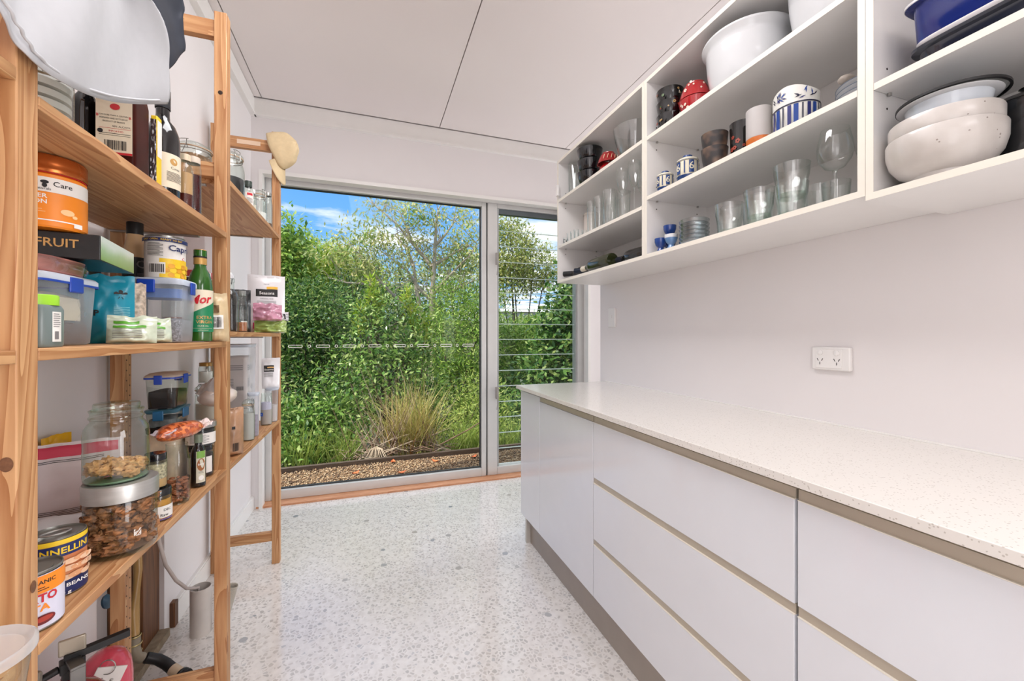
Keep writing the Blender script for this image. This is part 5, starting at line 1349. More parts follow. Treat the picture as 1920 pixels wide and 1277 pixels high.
# --- middle cabinet, middle shelf
bw_cream = mat('crackle_cream', S(216, 210, 188), .25, coat=.3); delft = mat('cobalt', S(34, 64, 118), .25, coat=.3, var=.25, scale=40)
def lidded(label, x, y, z, r, h):
    t = thing('lidded_pot', label, 'pot', (x, y, z), 0, 'blue and cream lidded pots')
    obj('pot_body', MB().lathe([(0, 0), (r * .8, 0), (r * .84, .003), (r * .98, h * .25), (r, h * .5), (r * .95, h * .72), (0, h * .72)], 40), bw_cream, t, smooth=50)
    obj('lid', MB().lathe([(r * .97, h * .725), (r * 1.02, h * .75), (r * .97, h * .82), (r * .6, h * .9), (r * .42, h * .91), (r * .42, h * .99), (r * .35, h), (0, h)], 40), bw_cream, t, smooth=50)
    mb = MB()
    for k in range(10):
        g = cyl(r, k * .6283 + 3.7, e=.0012); w_ = r * (.23 if k % 2 else .06)
        mb.grid(lambda u, v: g(-w_ + 2 * w_ * u, h * (.22 + .48 * v)), 4, 6, 0)
    for zc, hh in ((h * .05, h * .12),):
        mb.lathe([(r * .875, zc), (r * .985, zc + hh)], 40)
    mb.lathe([(r * .46, h * .915), (r * .44, h * .995)], 24)
    mb.lathe([(r * 1.025, h * .742), (r * 1.03, h * .756)], 40)
    obj('blue_painting', mb, delft, t, smooth=50)
    mb = MB()
    for k in (1, 3, 5, 7, 9):
        g = cyl(r, k * .6283 + 3.7, e=.002)
        mb.text('6' if k % 4 == 1 else 'S', h * .40, lambda a, b, g=g: g(a, h * .47 + b), 0, .01)
    obj('brush_mark', mb, bw_cream, t)
lidded('small blue and cream lidded pot at the left end of its shelf', 1.152, 1.382, M2, .033, .082)
lidded('blue and cream lidded pot half hidden behind the larger lidded pot', 1.225, 1.335, M2, .035, .092)
lidded('largest blue and cream lidded pot beside the smoky brown cups', 1.157, 1.262, M2, .040, .097)
m, n = new_mat('smoky_brown')
tc = n('ShaderNodeTexCoord'); nz = n('ShaderNodeTexNoise', i_Vector=tc.outputs['Object'], i_Scale=16.0)
cc = n.ramp(nz.outputs[0], [(.4, S(50, 46, 46)), (.62, S(132, 104, 84))])
smoky = finish(m, n('ShaderNodeBsdfPrincipled', i_Base_Color=cc, i_Roughness=.45).outputs[0])
for lab, z in (('lower smoky brown handleless cup', 0), ('upper smoky brown cup stacked in the lower one', .052)):
    t = thing('tea_cup', lab, 'cup', (1.168, 1.142, M2 + z), 0, 'smoky brown cups')
    obj('cup', MB().lathe([(0, .002), (.030, .002), (.032, 0), (.0405, .035), (.0445, .072), (.042, .073), (.036, .03), (0, .012)], 40), smoky, t, smooth=50)
t = thing('lacquer_cup', 'single black lacquer cup with red fruit beside the grey tumbler', 'cup', (1.205, 1.06, M2))
obj('cup', MB().lathe([(0, .002), (.030, .002), (.032, 0), (.036, .05), (.039, .13), (.036, .131), (.032, .02), (0, .012)], 40), lacq, t, smooth=50)
motif(t, .0375, (.04, .06, .08), [mb_cols[1], mb_cols[2]], 21, 9, .008)
t = thing('beaker', 'pale grey beaker with an orange base', 'cup', (1.165, .963, M2))
obj('cup', MB().lathe([(.0355, .026), (.0365, .03), (.0365, .118), (.034, .119), (.033, .03), (0, .03)], 40), mat('stone_grey', S(184, 180, 178), .5, var=.03), t, smooth=50)
obj('orange_base', MB().lathe([(0, 0), (.033, 0), (.035, .003), (.0362, .0255), (0, .0255)], 40), mat('burnt_orange', S(196, 104, 36), .35, coat=.2), t, smooth=50)
t = thing('blue_white_vessel', 'wide wavy-rimmed white vessel painted with cobalt stripes and leaves', 'vessel', (1.19, .862, M2))
VR, VH = .0585, .112
def ves(u, v):
    th = u * 6.2832; r_ = VR * (.88 + .12 * min(1, v * 2.2)); wv = .010 * math.sin(th * 2 + 1.2) * v
    return (r_ * math.cos(th), r_ * math.sin(th), v * VH + wv)
mb = MB().grid(ves, 64, 14); mb.grid(lambda u, v: (ves(1 - u, 1 - v)[0] * (.95 if v > 0 else .99), ves(1 - u, 1 - v)[1] * (.95 if v > 0 else .99), max(.004, ves(1 - u, 1 - v)[2])), 64, 14)
mb.lathe([(0, 0.001), (VR * .88, 0.001)], 64)
obj('vessel_wall', mb, mat('porcelain', S(222, 222, 216), .18, coat=.3), t, smooth=60)
mb = MB(); f0 = facing(1.19, .862)
for k in range(-5, 6):
    g = cyl(VR, f0 + k * .27, e=.0016); w_ = (.0056, .0018, .0045)[k % 3]
    mb.grid(lambda u, v: g(-w_ + 2 * w_ * u, .008 + .056 * v), 2, 8, (0, 1, 2)[k % 3])
mb.lathe([(VR + .0012, .066), (VR + .0016, .068), (VR + .0012, .07)], 64, 1)
rr = random.Random(4)
for k in range(20):
    u0 = rr.choice((-.05, -.035, .03, .045, 0, .012)) + rr.uniform(-.008, .008); v0 = rr.uniform(.076, .098); a = rr.uniform(-.6, 2.6)
    g = cyl(VR, f0, e=.0016); l_ = .019
    mb.add([g(u0, v0), g(u0 + l_ * .5 * math.cos(a) - .002 * math.sin(a), v0 + l_ * .5 * math.sin(a) + .002 * math.cos(a)), g(u0 + l_ * math.cos(a), v0 + l_ * math.sin(a)), g(u0 + l_ * .5 * math.cos(a) + .002 * math.sin(a), v0 + l_ * .5 * math.sin(a) - .002 * math.cos(a))], [(0, 1, 2, 3)], k % 3)
obj('cobalt_painting', mb, [mat('cobalt_blue', S(30, 66, 140), .3), mat('cobalt_dark', S(24, 28, 56), .3), mat('cobalt_deep', S(34, 40, 104), .3)], t)
rim = mat('plate_rim_blue', S(112, 126, 142), .3)
for k in range(5):
    t = thing('side_plate', ['lowest', 'second lowest', 'middle', 'second highest', 'topmost'][k] + ' of the blue-edged white plates at the divider', 'plate', (1.245, .705, M2 + k * .0135), 0, 'blue-edged white plates')
    obj('plate', MB().lathe([(0, .002), (.04, .002), (.042, 0), (.055, .007), (.071, .013), (.070, .0138), (.05, .006), (0, .005)], 48), ceramic, t, smooth=50)
    obj('blue_rim', MB().lathe([(.0705, .0122), (.0718, .0132), (.0712, .0141)], 48), rim, t)
t = thing('stoneware_spoon', 'grey-brown stoneware spoon lying on the topmost blue-edged plate', 'spoon', (1.212, .727, M2 + .0690))
mb = MB().blob((-.02, .0, .012), .024, 0, 20, 10, .05, 3, (1, .72, .5)); mb.tube([(0, 0, .014), (.03, 0, .022), (.06, .005, .03)], [.009, .006, .006], 10)
obj('spoon', mb, mat('stoneware', S(164, 154, 144), .4, var=.1), t, smooth=70)
# --- middle cabinet, bottom shelf
cob = mat('cobalt_glaze', S(24, 62, 132), .18, coat=.5)
def eggcup(label, x, y, z, mt, rimm=None):
    t = thing('egg_cup', label, 'cup', (x, y, z), 0, 'egg cups')
    obj('cup', MB().lathe([(0, 0), (.018, 0), (.0185, .003), (.012, .012), (.011, .018), (.020, .028), (.0245, .042), (.025, .056), (.023, .0565), (.018, .03), (0, .026)], 36), mt, t, smooth=50)
    if rimm:
        obj('rim_band', MB().lathe([(.0252, .044), (.0258, .050), (.0256, .0575), (.0232, .058)], 36), rimm, t, smooth=50)
    return t
eggcup('dark blue egg cup at the front left corner of its shelf', 1.147, 1.403, MBt, cob)
eggcup('pale blue egg cup with a white rim', 1.145, 1.338, MBt, mat('mid_blue', S(96, 132, 176), .2, coat=.4), ceramic)
bx = thing('egg_cup', 'dark blue egg cup raised on another at the back', 'cup', (1.195, 1.405, MBt + .057), 0, 'egg cups')
obj('cup', MB().lathe([(0, 0), (.018, 0), (.0185, .003), (.012, .012), (.011, .018), (.020, .028), (.0255, .042), (.0265, .058), (.0245, .0585), (.018, .03), (0, .026)], 36), cob, bx, smooth=50)
eggcup('dark blue egg cup under the raised egg cup', 1.195, 1.405, MBt, cob)
stack_glass = glass('stacked_dish_glass', (.86, .89, .90), (.30, .34, .37), .75, .14)
for k in range(6):
    lab = ['lowest', 'second', 'third', 'fourth', 'fifth', 'topmost'][k] + ' ridged glass dish in the stack beside the egg cups'
    t = thing('glass_dish', lab, 'dish', (1.178, 1.25, MBt + k * .0155), 0, 'stacked glass dishes')
    obj('dish', MB().lathe([(0, .001), (.040, .001), (.046, 0), (.052, .006), (.0545, .016), (.053, .0175), (.046, .006), (0, .004)], 56, flute=24, fdepth=.03, fz=(0, .02)), stack_glass, t, smooth=50)
grp = 'fluted tumblers'
tumbler('fluted tumbler standing alone beside the glass dish stack', 1.165, 1.077, MBt, .0455, .10, 9, grp)
tumbler('lower fluted tumbler of the stacked pair in mid shelf', 1.165, .962, MBt, .0425, .092, 9, grp)
tumbler('upper fluted tumbler nested in the mid shelf pair', 1.165, .962, MBt + .019, .0445, .092, 9, grp)
tumbler('lower fluted tumbler of the tall nested pair', 1.17, .861, MBt, .043, .095, 9, grp)
tumbler('upper wide tumbler of the tall nested pair', 1.17, .861, MBt + .055, .047, .095, 9, grp)
tumbler('fluted tumbler at the back behind the mid shelf pair', 1.255, .96, MBt, .042, .125, 9, grp)
tumbler('fluted tumbler at the back beside the lone tumbler', 1.25, 1.05, MBt, .042, .105, 9, grp)
tumbler('fluted tumbler at the back left of the wine glasses', 1.305, .875, MBt, .040, .11, 9, grp)
plain_glass('plain low glass between the nested pair and the wine glasses', 1.248, .789, MBt, .034, .085, None, .85)
plain_glass('small plain glass peeping out behind the lone tumbler', 1.255, 1.16, MBt, .032, .075, None, .85)
t = thing('glass_jug', 'tall clear jar with a dark base at the back behind the glass dishes', 'jar', (1.33, 1.215, MBt))
glass_jar(t, .05, .15, .85, .75, tumbler_glass)
stemware('wine glass at the front beside the plain low glass', 1.185, .752, MBt, .041, .205, .11, 'wine glasses')
stemware('wine glass tight against the cabinet divider', 1.265, .702, MBt, .041, .21, .115, 'wine glasses')
# --- right cabinet
m, n = new_mat('speckled_glaze')
tc = n('ShaderNodeTexCoord')
vo = n('ShaderNodeTexVoronoi', i_Vector=tc.outputs['Object'], i_Scale=95.0); s3 = n('ShaderNodeSeparateColor', i_0=vo.outputs['Color'])
dots = n.math('MULTIPLY', n.math('LESS_THAN', vo.outputs['Distance'], .19), n.math('GREATER_THAN', s3.outputs[0], .80))
nz = n('ShaderNodeTexNoise', i_Vector=tc.outputs['Object'], i_Scale=12.0, i_Detail=4.0)
cc = n.mix(n.math('MULTIPLY', dots, .75), n.ramp(nz.outputs[0], [(.35, S(190, 184, 178)), (.65, S(208, 203, 198))]), S(112, 96, 86))
p = n('ShaderNodeBsdfPrincipled', i_Base_Color=cc, i_Roughness=.28); p.inputs['Coat Weight'].default_value = .35
speck = finish(m, p.outputs[0])
def speckled(label, z):
    t = thing('speckled_bowl', label, 'bowl', (1.176, .528, z), 0, 'speckled stoneware bowls')
    r = .0935; h = .095
    p = [(0, .004), (r * .52, .004), (r * .55, 0), (r * .56, .010), (r * .78, .022), (r * .93, .042), (r * .995, .066), (r, h - .003), (r * .985, h), (r * .975, h - .001), (r * .965, .066), (r * .8, .03), (0, .012)]
    obj('bowl', MB().lathe(p, 64), speck, t, smooth=50)
    return t
speckled('lower speckled stoneware bowl at the front of the right cabinet', RB)
speckled('upper speckled stoneware bowl nested in the lower one', RB + .034).scale = (.95, .95, 1)
t = thing('enamel_bowl', 'white enamel bowl with a dark rim sitting in the speckled bowls', 'bowl', (1.182, .524, RB + .088))
bowl(t, .068, .075, mat('enamel_blue_white', S(206, 214, 222), .15, coat=.4), .6, curve=.5)
obj('flared_rim', MB().lathe([(.067, .074), (.079, .076), (.081, .078), (.077, .079), (.067, .077)], 48), ceramic, t, smooth=60)
t = thing('glass_cover', 'dark-edged glass lid covering the white enamel bowl', 'lid', (1.188, .522, RB + .1678))
obj('glass_disc', MB().lathe([(.083, .002), (.06, .012), (.03, .018), (0, .02)], 48), tumbler_glass, t, smooth=60)
obj('dark_rim', MB().lathe([(.083, 0), (.087, .001), (.087, .006), (.083, .006)], 48), black_matt, t)
t = thing('stock_pot', 'glossy black pot behind the speckled bowls at the right edge', 'pot', (1.348, .462, RB))
obj('pot_body', MB().lathe([(0, 0), (.080, 0), (.084, .004), (.084, .15), (.086, .154), (.082, .155), (.080, .01), (0, .008)], 48), mat('pot_black', S(20, 22, 26), .2, coat=.4), t, smooth=50)
obj('knob_lid', MB().lathe([(.085, .1555), (.07, .168), (.02, .176), (.012, .178), (.012, .192), (.018, .198), (0, .202)], 40), mat('lid_black', S(26, 26, 30), .2, coat=.4), t, smooth=50)
nav = mat('navy_enamel', S(20, 36, 104), .14, coat=.6)
def dish(label, x, y, z, sx, sy, h, rimm=True, mt=None):
    t = thing('baking_dish', label, 'dish', (x, y, z), 0, 'navy baking dishes')
    obj('dish', MB().lathe([(0, .003), (.87, .003), (.90, 0), (.935, .008), (.965, h - .010), (1.04, h - .007), (1.04, h), (.94, h), (.90, .012), (0, .008)], 96, nexp=8, sx=sx, sy=sy), mt or nav, t, smooth=50)
    if rimm:
        obj('white_rim', MB().lathe([(1.042, h - .0065), (1.05, h - .0055), (1.05, h - .001), (1.042, h)], 96, nexp=8, sx=sx, sy=sy), mat('cream_rim', S(206, 204, 206), .2, coat=.4), t)
        obj('base_line', MB().lathe([(.91, .0005), (.93, .0045), (.942, .0085), (.94, .0095), (.92, .0062)], 96, nexp=8, sx=sx, sy=sy), mat('cream_rim', S(206, 204, 206), .2), t)
    return t
dish('dark shallow baking dish beneath the navy enamel dish', 1.252, .415, R1, .105, .160, .048, False, mat('dark_dish', S(22, 26, 40), .15, coat=.5))
dish('navy enamel baking dish with a pale rim on the dark shallow dish', 1.250, .415, R1 + .0485, .115, .166, .10)
# ================================================================= the garden beyond the window
def np_mesh(name, verts, faces_idx, loop_tot, mats, parent=None):
    """mesh from numpy arrays; faces_idx flat, every face with loop_tot corners"""
    me = bpy.data.meshes.new(name)
    nf = len(faces_idx) // loop_tot
    me.vertices.add(len(verts)); me.vertices.foreach_set('co', np.asarray(verts, np.float32).ravel())
    me.loops.add(len(faces_idx)); me.loops.foreach_set('vertex_index', np.asarray(faces_idx, np.int32))
    me.polygons.add(nf); me.polygons.foreach_set('loop_start', np.arange(nf, dtype=np.int32) * loop_tot)
    me.polygons.foreach_set('loop_total', np.full(nf, loop_tot, np.int32))
    for mm in L(mats):
        me.materials.append(mm)
    me.update(calc_edges=True); me.validate()
    o = bpy.data.objects.new(name, me); C.objects.link(o)
    if parent is not None:
        o.parent = parent
    return o
def leaf_mat(name, cols, trans=.35, rough=.45):
    m, n = new_mat(name)
    g = n('ShaderNodeNewGeometry')
    k = len(cols) - 1
    c = n.ramp(g.outputs['Random Per Island'], [(i / k, q) for i, q in enumerate(cols)])
    p = n('ShaderNodeBsdfPrincipled', i_Base_Color=c, i_Roughness=rough); p.inputs['Specular IOR Level'].default_value = .35
    t = n('ShaderNodeBsdfTranslucent', i_Color=c)
    mx = n('ShaderNodeMixShader', i_0=trans, i_1=p.outputs[0], i_2=t.outputs[0])
    return finish(m, mx.outputs[0])
def leaf_cloud(blobs, per, length, width, seed, droop=.2, clump=0, shell=.45):
    """leaf quads (base, side, tip, side) scattered through ellipsoids, thicker near their surfaces"""
    g = np.random.default_rng(seed); vs = []
    tot = sum(b[3] * b[5] for b in blobs)
    for b in blobs:
        n_ = max(30, int(per * b[3] * b[5] / tot))
        d = g.normal(size=(n_, 3)); d /= np.linalg.norm(d, axis=1, keepdims=True)
        rad = g.uniform(shell, 1.04, (n_, 1)) ** .6
        if clump:
            nc = max(6, n_ // clump); cd = g.normal(size=(nc, 3)); cd /= np.linalg.norm(cd, axis=1, keepdims=True); cr = g.uniform(.4, 1.05, (nc, 1)) ** .6
            pick = g.integers(0, nc, n_)
            c = (cd * cr)[pick] * np.array(b[3:6]) + g.normal(size=(n_, 3)) * length * 1.25
            out_ = cd[pick]
        else:
            c = d * rad * np.array(b[3:6]); out_ = d
        c = c + np.array(b[0:3])
        ax = out_ * .7 + g.normal(size=(n_, 3)) * .75; ax[:, 2] -= droop; ax /= np.linalg.norm(ax, axis=1, keepdims=True)
        nn = out_ + np.array([0, -.3, .8]) + g.normal(size=(n_, 3)) * .55
        sd = np.cross(ax, nn); sd /= np.linalg.norm(sd, axis=1, keepdims=True) + 1e-6
        up = np.cross(sd, ax)
        s_ = g.uniform(.65, 1.25, (n_, 1))
        l_, w_ = length * s_, width * s_
        q = np.stack([c, c + ax * l_ * .45 + sd * w_ * .5 + up * w_ * .12, c + ax * l_, c + ax * l_ * .45 - sd * w_ * .5 + up * w_ * .12], 1)
        vs.append(q.reshape(-1, 3))
    v = np.concatenate(vs); return v
def foliage(name, parent, blobs, per, length, width, mt, seed, **kw):
    v = leaf_cloud(blobs, per, length, width, seed, **kw)
    return np_mesh(name, v, np.arange(len(v)), 4, mt, parent)
def blades(base_fn, n_, h0, h1, w, spread, seed, curve=.5, seg=5):
    g = np.random.default_rng(seed); V = []; F = []
    for i in range(n_):
        b = base_fn(g); a = g.uniform(0, 6.283); lean = g.uniform(.05, 1) * spread; h_ = g.uniform(h0, h1)
        d = np.array([math.cos(a), math.sin(a), 0]); sd = np.array([-math.sin(a + g.uniform(-1, 1)), math.cos(a), 0]) * w * g.uniform(.6, 1.2) / 2
        o_ = len(V)
        for k in range(seg + 1):
            q = k / seg; c = np.array(b) + d * h_ * lean * (q * .55 + q * q * curve) + np.array([0, 0, h_ * (q - .42 * lean * q * q)])
            ww = sd * (1 - q * .92); V.append(c - ww); V.append(c + ww)
        for k in range(seg):
            F += [o_ + 2 * k, o_ + 2 * k + 1, o_ + 2 * k + 3, o_ + 2 * k + 2]
    return np.array(V), np.array(F)
def G(*c):
    return [S(*q) for q in c]
LM = {
 'dark': leaf_mat('leaf_dark', G((32, 66, 28), (58, 98, 39), (92, 131, 53), (153, 168, 94))),
 'mid': leaf_mat('leaf_mid', G((73, 114, 39), (108, 149, 51), (145, 177, 70), (182, 197, 103))),
 'lime': leaf_mat('leaf_lime', G((108, 144, 34), (146, 175, 47), (182, 197, 72), (209, 209, 107))),
 'olive': leaf_mat('leaf_olive', G((100, 120, 56), (136, 151, 72), (170, 175, 92), (205, 194, 120))),
 'pale': leaf_mat('leaf_pale', G((116, 135, 75), (151, 166, 92), (182, 188, 111), (217, 203, 141))),
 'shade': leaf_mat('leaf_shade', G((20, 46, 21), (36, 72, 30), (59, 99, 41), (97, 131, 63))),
 'glossy': leaf_mat('leaf_glossy', G((49, 88, 34), (83, 125, 47), (124, 159, 68), (178, 192, 117)), .3, .3),
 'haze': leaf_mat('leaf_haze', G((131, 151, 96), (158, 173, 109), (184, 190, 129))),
 'weed': leaf_mat('leaf_weed', G((108, 136, 56), (145, 166, 73), (185, 192, 107))),
}
bark = mat('pale_bark', S(178, 164, 146), .8, var=.2, scale=12, stretch=(1, 1, .3)); bark_d = mat('dark_bark', S(92, 78, 62), .85, var=.25, scale=12)
BL_ = {
'left_dark_bush':[[-1.07,6.6,1.40,0.33,0.4,0.54],[-0.8,6.9,1.62,0.47,0.44,0.49],[-0.87,6.4,1.12,0.43,0.47,0.6],[-0.56,6.8,1.44,0.39,0.48,0.65],[-1.04,6.2,0.41,0.35,0.39,0.5],[-0.67,6.4,0.51,0.44,0.45,0.53],[-1.21,6.4,1.12,0.32,0.42,0.59]],
'left_tall':[[-1.79,9.5,2.62,0.47,0.57,0.77],[-1.54,9.5,3.14,0.3,0.34,0.44],[-1.84,9.5,1.75,0.52,0.59,0.77]],
'lime_left':[[-1.21,10.5,2.94,0.72,0.54,0.45],[-0.54,11.0,2.8,0.64,0.52,0.48],[-1.47,10.0,2.49,0.56,0.47,0.47],[-0.04,11.0,2.36,0.52,0.45,0.46]],
'centre_bush':[[0.78,6.0,0.6,0.26,0.3,0.5],[0.7,5.9,0.2,0.3,0.3,0.4],[-0.02,5.7,1.13,0.37,0.4,0.49],[0.32,5.8,1.34,0.32,0.34,0.44],[-0.21,5.5,0.59,0.39,0.36,0.4],[0.24,5.5,0.65,0.4,0.37,0.41],[0.62,5.9,1.12,0.29,0.32,0.42],[0.05,5.9,1.6,0.21,0.21,0.26]],
'low_left':[[-0.86,5.1,0.19,0.31,0.29,0.33],[-0.58,5.0,0.07,0.28,0.25,0.27],[-0.31,5.2,0.19,0.33,0.3,0.31],[-0.7,4.75,-0.03,0.21,0.16,0.14]],
'dark_mid':[[-0.34,9.0,1.53,0.74,0.79,0.99],[0.52,9.3,1.32,0.9,0.95,1.17],[0.07,8.5,0.25,1.11,0.9,0.84],[1.44,8.5,-0.02,0.85,0.8,0.89],[1.17,9.0,0.97,0.78,0.84,1.05]],
'right_round':[[1.41,7.2,1.58,0.55,0.52,0.59],[1.7,7.0,1.11,0.45,0.55,0.75],[1.18,7.0,1.02,0.44,0.49,0.64],[1.49,6.7,0.4,0.51,0.48,0.53],[2.0,7.4,1.7,0.43,0.47,0.6]],
'right_weeds':[[1.23,5.2,0.09,0.33,0.3,0.31],[0.98,5.0,-0.06,0.32,0.22,0.16],[1.59,5.2,0.06,0.27,0.26,0.28],[1.48,5.6,0.33,0.29,0.27,0.3]],
'far_trees':[[-1.45,24.0,3.6,1.67,1.57,1.74],[0.8,25.0,3.6,2.1,1.83,1.87],[3.13,24.0,4.0,1.78,1.67,1.86],[5.42,23.0,4.3,1.77,1.8,2.15],[-2.3,22.0,3.57,1.26,1.18,1.31],[-3.38,23.0,4.72,1.29,1.27,1.48]],
'far_right':[[14.12,30.0,1.7,2.48,1.59,0.95],[11.36,30.0,1.7,2.41,1.6,1.05],[16.55,30.0,3.88,1.7,1.59,1.77]],
'louvre_tree':[[4.19,12.0,3.87,0.72,0.71,0.83],[4.91,12.0,3.41,0.68,0.66,0.76],[4.08,12.2,4.57,0.45,0.44,0.5],[5.37,12.0,3.35,0.43,0.45,0.55],[4.19,12.0,2.87,0.72,0.56,0.5],[3.85,12.3,3.73,0.48,0.61,0.84]],
'louvre_bush':[[2.86,8.2,0.95,0.6,0.59,0.68],[3.27,8.0,0.98,0.54,0.56,0.68],[2.44,8.0,0.87,0.42,0.54,0.76],[2.65,7.6,0.25,0.61,0.57,0.63],[3.82,9.0,1.0,0.61,0.52,0.51]],
'right_dark':[[3.52,7.0,1.4,0.39,0.39,0.46],[3.91,7.2,1.94,0.46,0.45,0.53],[3.31,6.8,0.71,0.47,0.49,0.59],[3.92,7.0,0.89,0.4,0.56,0.83],[2.9,6.6,0.26,0.54,0.47,0.47]],
'low_right':[[1.96,5.6,-0.04,0.45,0.38,0.39],[2.46,5.8,-0.2,0.39,0.41,0.49],[1.63,5.1,-0.2,0.27,0.2,0.17]],
'gum':[[0.76,9.5,4.16,0.52,0.36,0.27],[0.08,9.6,4.11,0.55,0.37,0.26],[1.26,9.2,3.94,0.63,0.46,0.36],[1.92,9.8,4.17,0.56,0.35,0.21],[-0.03,9.2,3.75,0.33,0.24,0.2],[1.59,9.4,3.54,0.65,0.49,0.42],[2.17,9.2,3.29,0.53,0.53,0.61],[0.55,9.8,3.54,0.65,0.5,0.44],[-0.14,9.6,3.21,0.62,0.47,0.4],[-0.6,9.9,3.35,0.52,0.38,0.31],[-0.83,10.0,3.12,0.46,0.36,0.31],[1.15,9.8,3.22,0.48,0.4,0.38],[0.19,9.4,2.9,0.56,0.41,0.33],[0.89,9.6,2.79,0.53,0.4,0.34],[1.94,9.9,3.03,0.56,0.44,0.39],[2.6,9.6,3.93,0.37,0.41,0.52],[-0.25,9.5,2.71,0.39,0.31,0.28],[2.23,9.2,2.56,0.47,0.39,0.37]],
}
BR_ = [[(1.26, 9.5, 0.96), (1.12, 9.5, 1.69), (1.0, 9.5, 2.3), (0.95, 9.6, 2.92)], [(1.35, 9.4, 2.06), (1.38, 9.4, 2.54), (1.41, 9.4, 3.15), (1.44, 9.4, 3.77), (1.51, 9.5, 4.17)], [(1.32, 9.4, 2.78), (1.12, 9.5, 3.09), (0.86, 9.6, 3.4), (0.6, 9.7, 3.77), (0.25, 9.8, 4.07), (-0.04, 9.9, 4.31)], [(0.89, 9.6, 3.4), (0.77, 9.6, 3.76), (0.63, 9.6, 4.05)], [(1.37, 9.4, 2.15), (1.63, 9.3, 2.48), (1.92, 9.2, 2.79), (2.17, 9.2, 3.05), (2.36, 9.2, 3.37)], [(1.76, 9.3, 2.21), (2.04, 9.2, 2.37), (2.46, 9.1, 2.55)], [(1.3, 9.4, 2.05), (1.06, 9.5, 2.3), (0.83, 9.6, 2.67), (0.54, 9.7, 2.91), (0.25, 9.8, 3.15)], [(1.0, 9.5, 1.69), (0.65, 9.5, 1.98), (0.36, 9.5, 2.27), (0.08, 9.5, 2.55), (-0.14, 9.6, 2.85), (-0.31, 9.7, 3.1)], [(0.3, 9.5, 2.33), (-0.03, 9.6, 2.35), (-0.48, 9.8, 2.39), (-0.87, 9.9, 2.5)], [(1.42, 9.4, 3.28), (1.65, 9.4, 3.54), (1.98, 9.5, 4.03)], [(0.95, 9.6, 2.8), (0.85, 9.8, 3.2), (0.55, 9.9, 3.57)], [(1.44, 9.4, 2.85), (1.82, 9.3, 3.1), (2.32, 9.3, 3.39)]]
# ground
def hgt(x, y):
    z = -.07
    if y > 4.5:
        z -= .28 * (min(y, 9) - 4.5)
    if y > 12:
        z += .10 * (y - 12)
    return z + .06 * noise.noise(Vector((x * .8, y * .8, 3)))
gd = MB()
NX, NY = 40, 50
def gf(u, v):
    y = 4.30 + 58 * v ** 2.2; x = -4 - 14 * v + (10 + 46 * v) * u
    return (x, y, hgt(x, y))
gd.grid(gf, NX, NY)
struct('ground', gd, mat('garden_soil', S(74, 72, 46), .95, var=.45, scale=3))
struct('ground_bed', MB().box(-1.6, 3.6, 3.44, 4.30, -.25, -.075), mat('gravel_bed', S(120, 96, 72), .95, var=.4, scale=60))
# loose gravel
g = np.random.default_rng(5); NS = 13000
c = np.stack([g.uniform(-.95, 2.3, NS), g.uniform(3.47, 4.27, NS), -.073 + g.uniform(0, .010, NS)], 1)
octv = np.array([(1, 0, 0), (-1, 0, 0), (0, 1, 0), (0, -1, 0), (0, 0, 1), (0, 0, -1)], float)
sc_ = g.uniform(.0055, .012, (NS, 1, 1)) * g.uniform(.6, 1.3, (NS, 1, 3)); an = g.uniform(0, 6.28, NS)
q = octv[None] * sc_; q = q + g.normal(size=q.shape) * .0012
ca, sa = np.cos(an)[:, None], np.sin(an)[:, None]
q = np.stack([q[..., 0] * ca - q[..., 1] * sa, q[..., 0] * sa + q[..., 1] * ca, q[..., 2] * .7], 2) + c[:, None]
tri = np.array([(0, 2, 4), (2, 1, 4), (1, 3, 4), (3, 0, 4), (2, 0, 5), (1, 2, 5), (3, 1, 5), (0, 3, 5)])
o = np_mesh('gravel', q.reshape(-1, 3), (tri[None] + (np.arange(NS) * 6)[:, None, None]).ravel(), 3, leaf_mat('gravel_stone', G((66, 52, 42), (128, 98, 72), (164, 132, 98), (196, 172, 140), (98, 80, 68)), 0.0, .8))
tag(o, 'loose brown and tan gravel between the window and the timber edging', 'gravel', kind='stuff')
ed = MB().box(-1.9, 3.9, -.02, .02, -.12, .035)
o = obj('garden_edging', ed, MATS['edging'], None, (0, 4.29, -.06), R(2.2), bevel=.004); tag(o, 'dark weathered timber edging along the back of the gravel', 'edging')
lv = MB(); g2_ = random.Random(3)
for k, (x, y) in enumerate(((.22, 4.22), (.28, 3.86), (.62, 4.10), (1.02, 4.12), (-.12, 3.98))):
    t = MB(); a = g2_.uniform(0, 6.28)
    t.grid(lambda u, v: ((u - .5) * .085 * 1.0, (v - .5) * .045 * math.sin(3.14 * min(.97, max(.03, u))), .010 + .014 * (2 * u - 1) ** 2 + .006 * (2 * v - 1) ** 2), 8, 4)
    o = obj('fallen_leaf', t, mat('rust_leaf', S(206, 104, 52), .6, var=.2, scale=30), None, (x, y, -.068), a)
    tag(o, ['curled orange leaf on the gravel in front of the dead flax base', 'orange leaf on the gravel nearest the window', 'orange leaf lying right of the tussock on the gravel', 'orange leaf on the gravel beside the window mullion', 'small orange leaf toward the left of the gravel'][k], 'leaf', 'orange fallen leaves on the gravel')

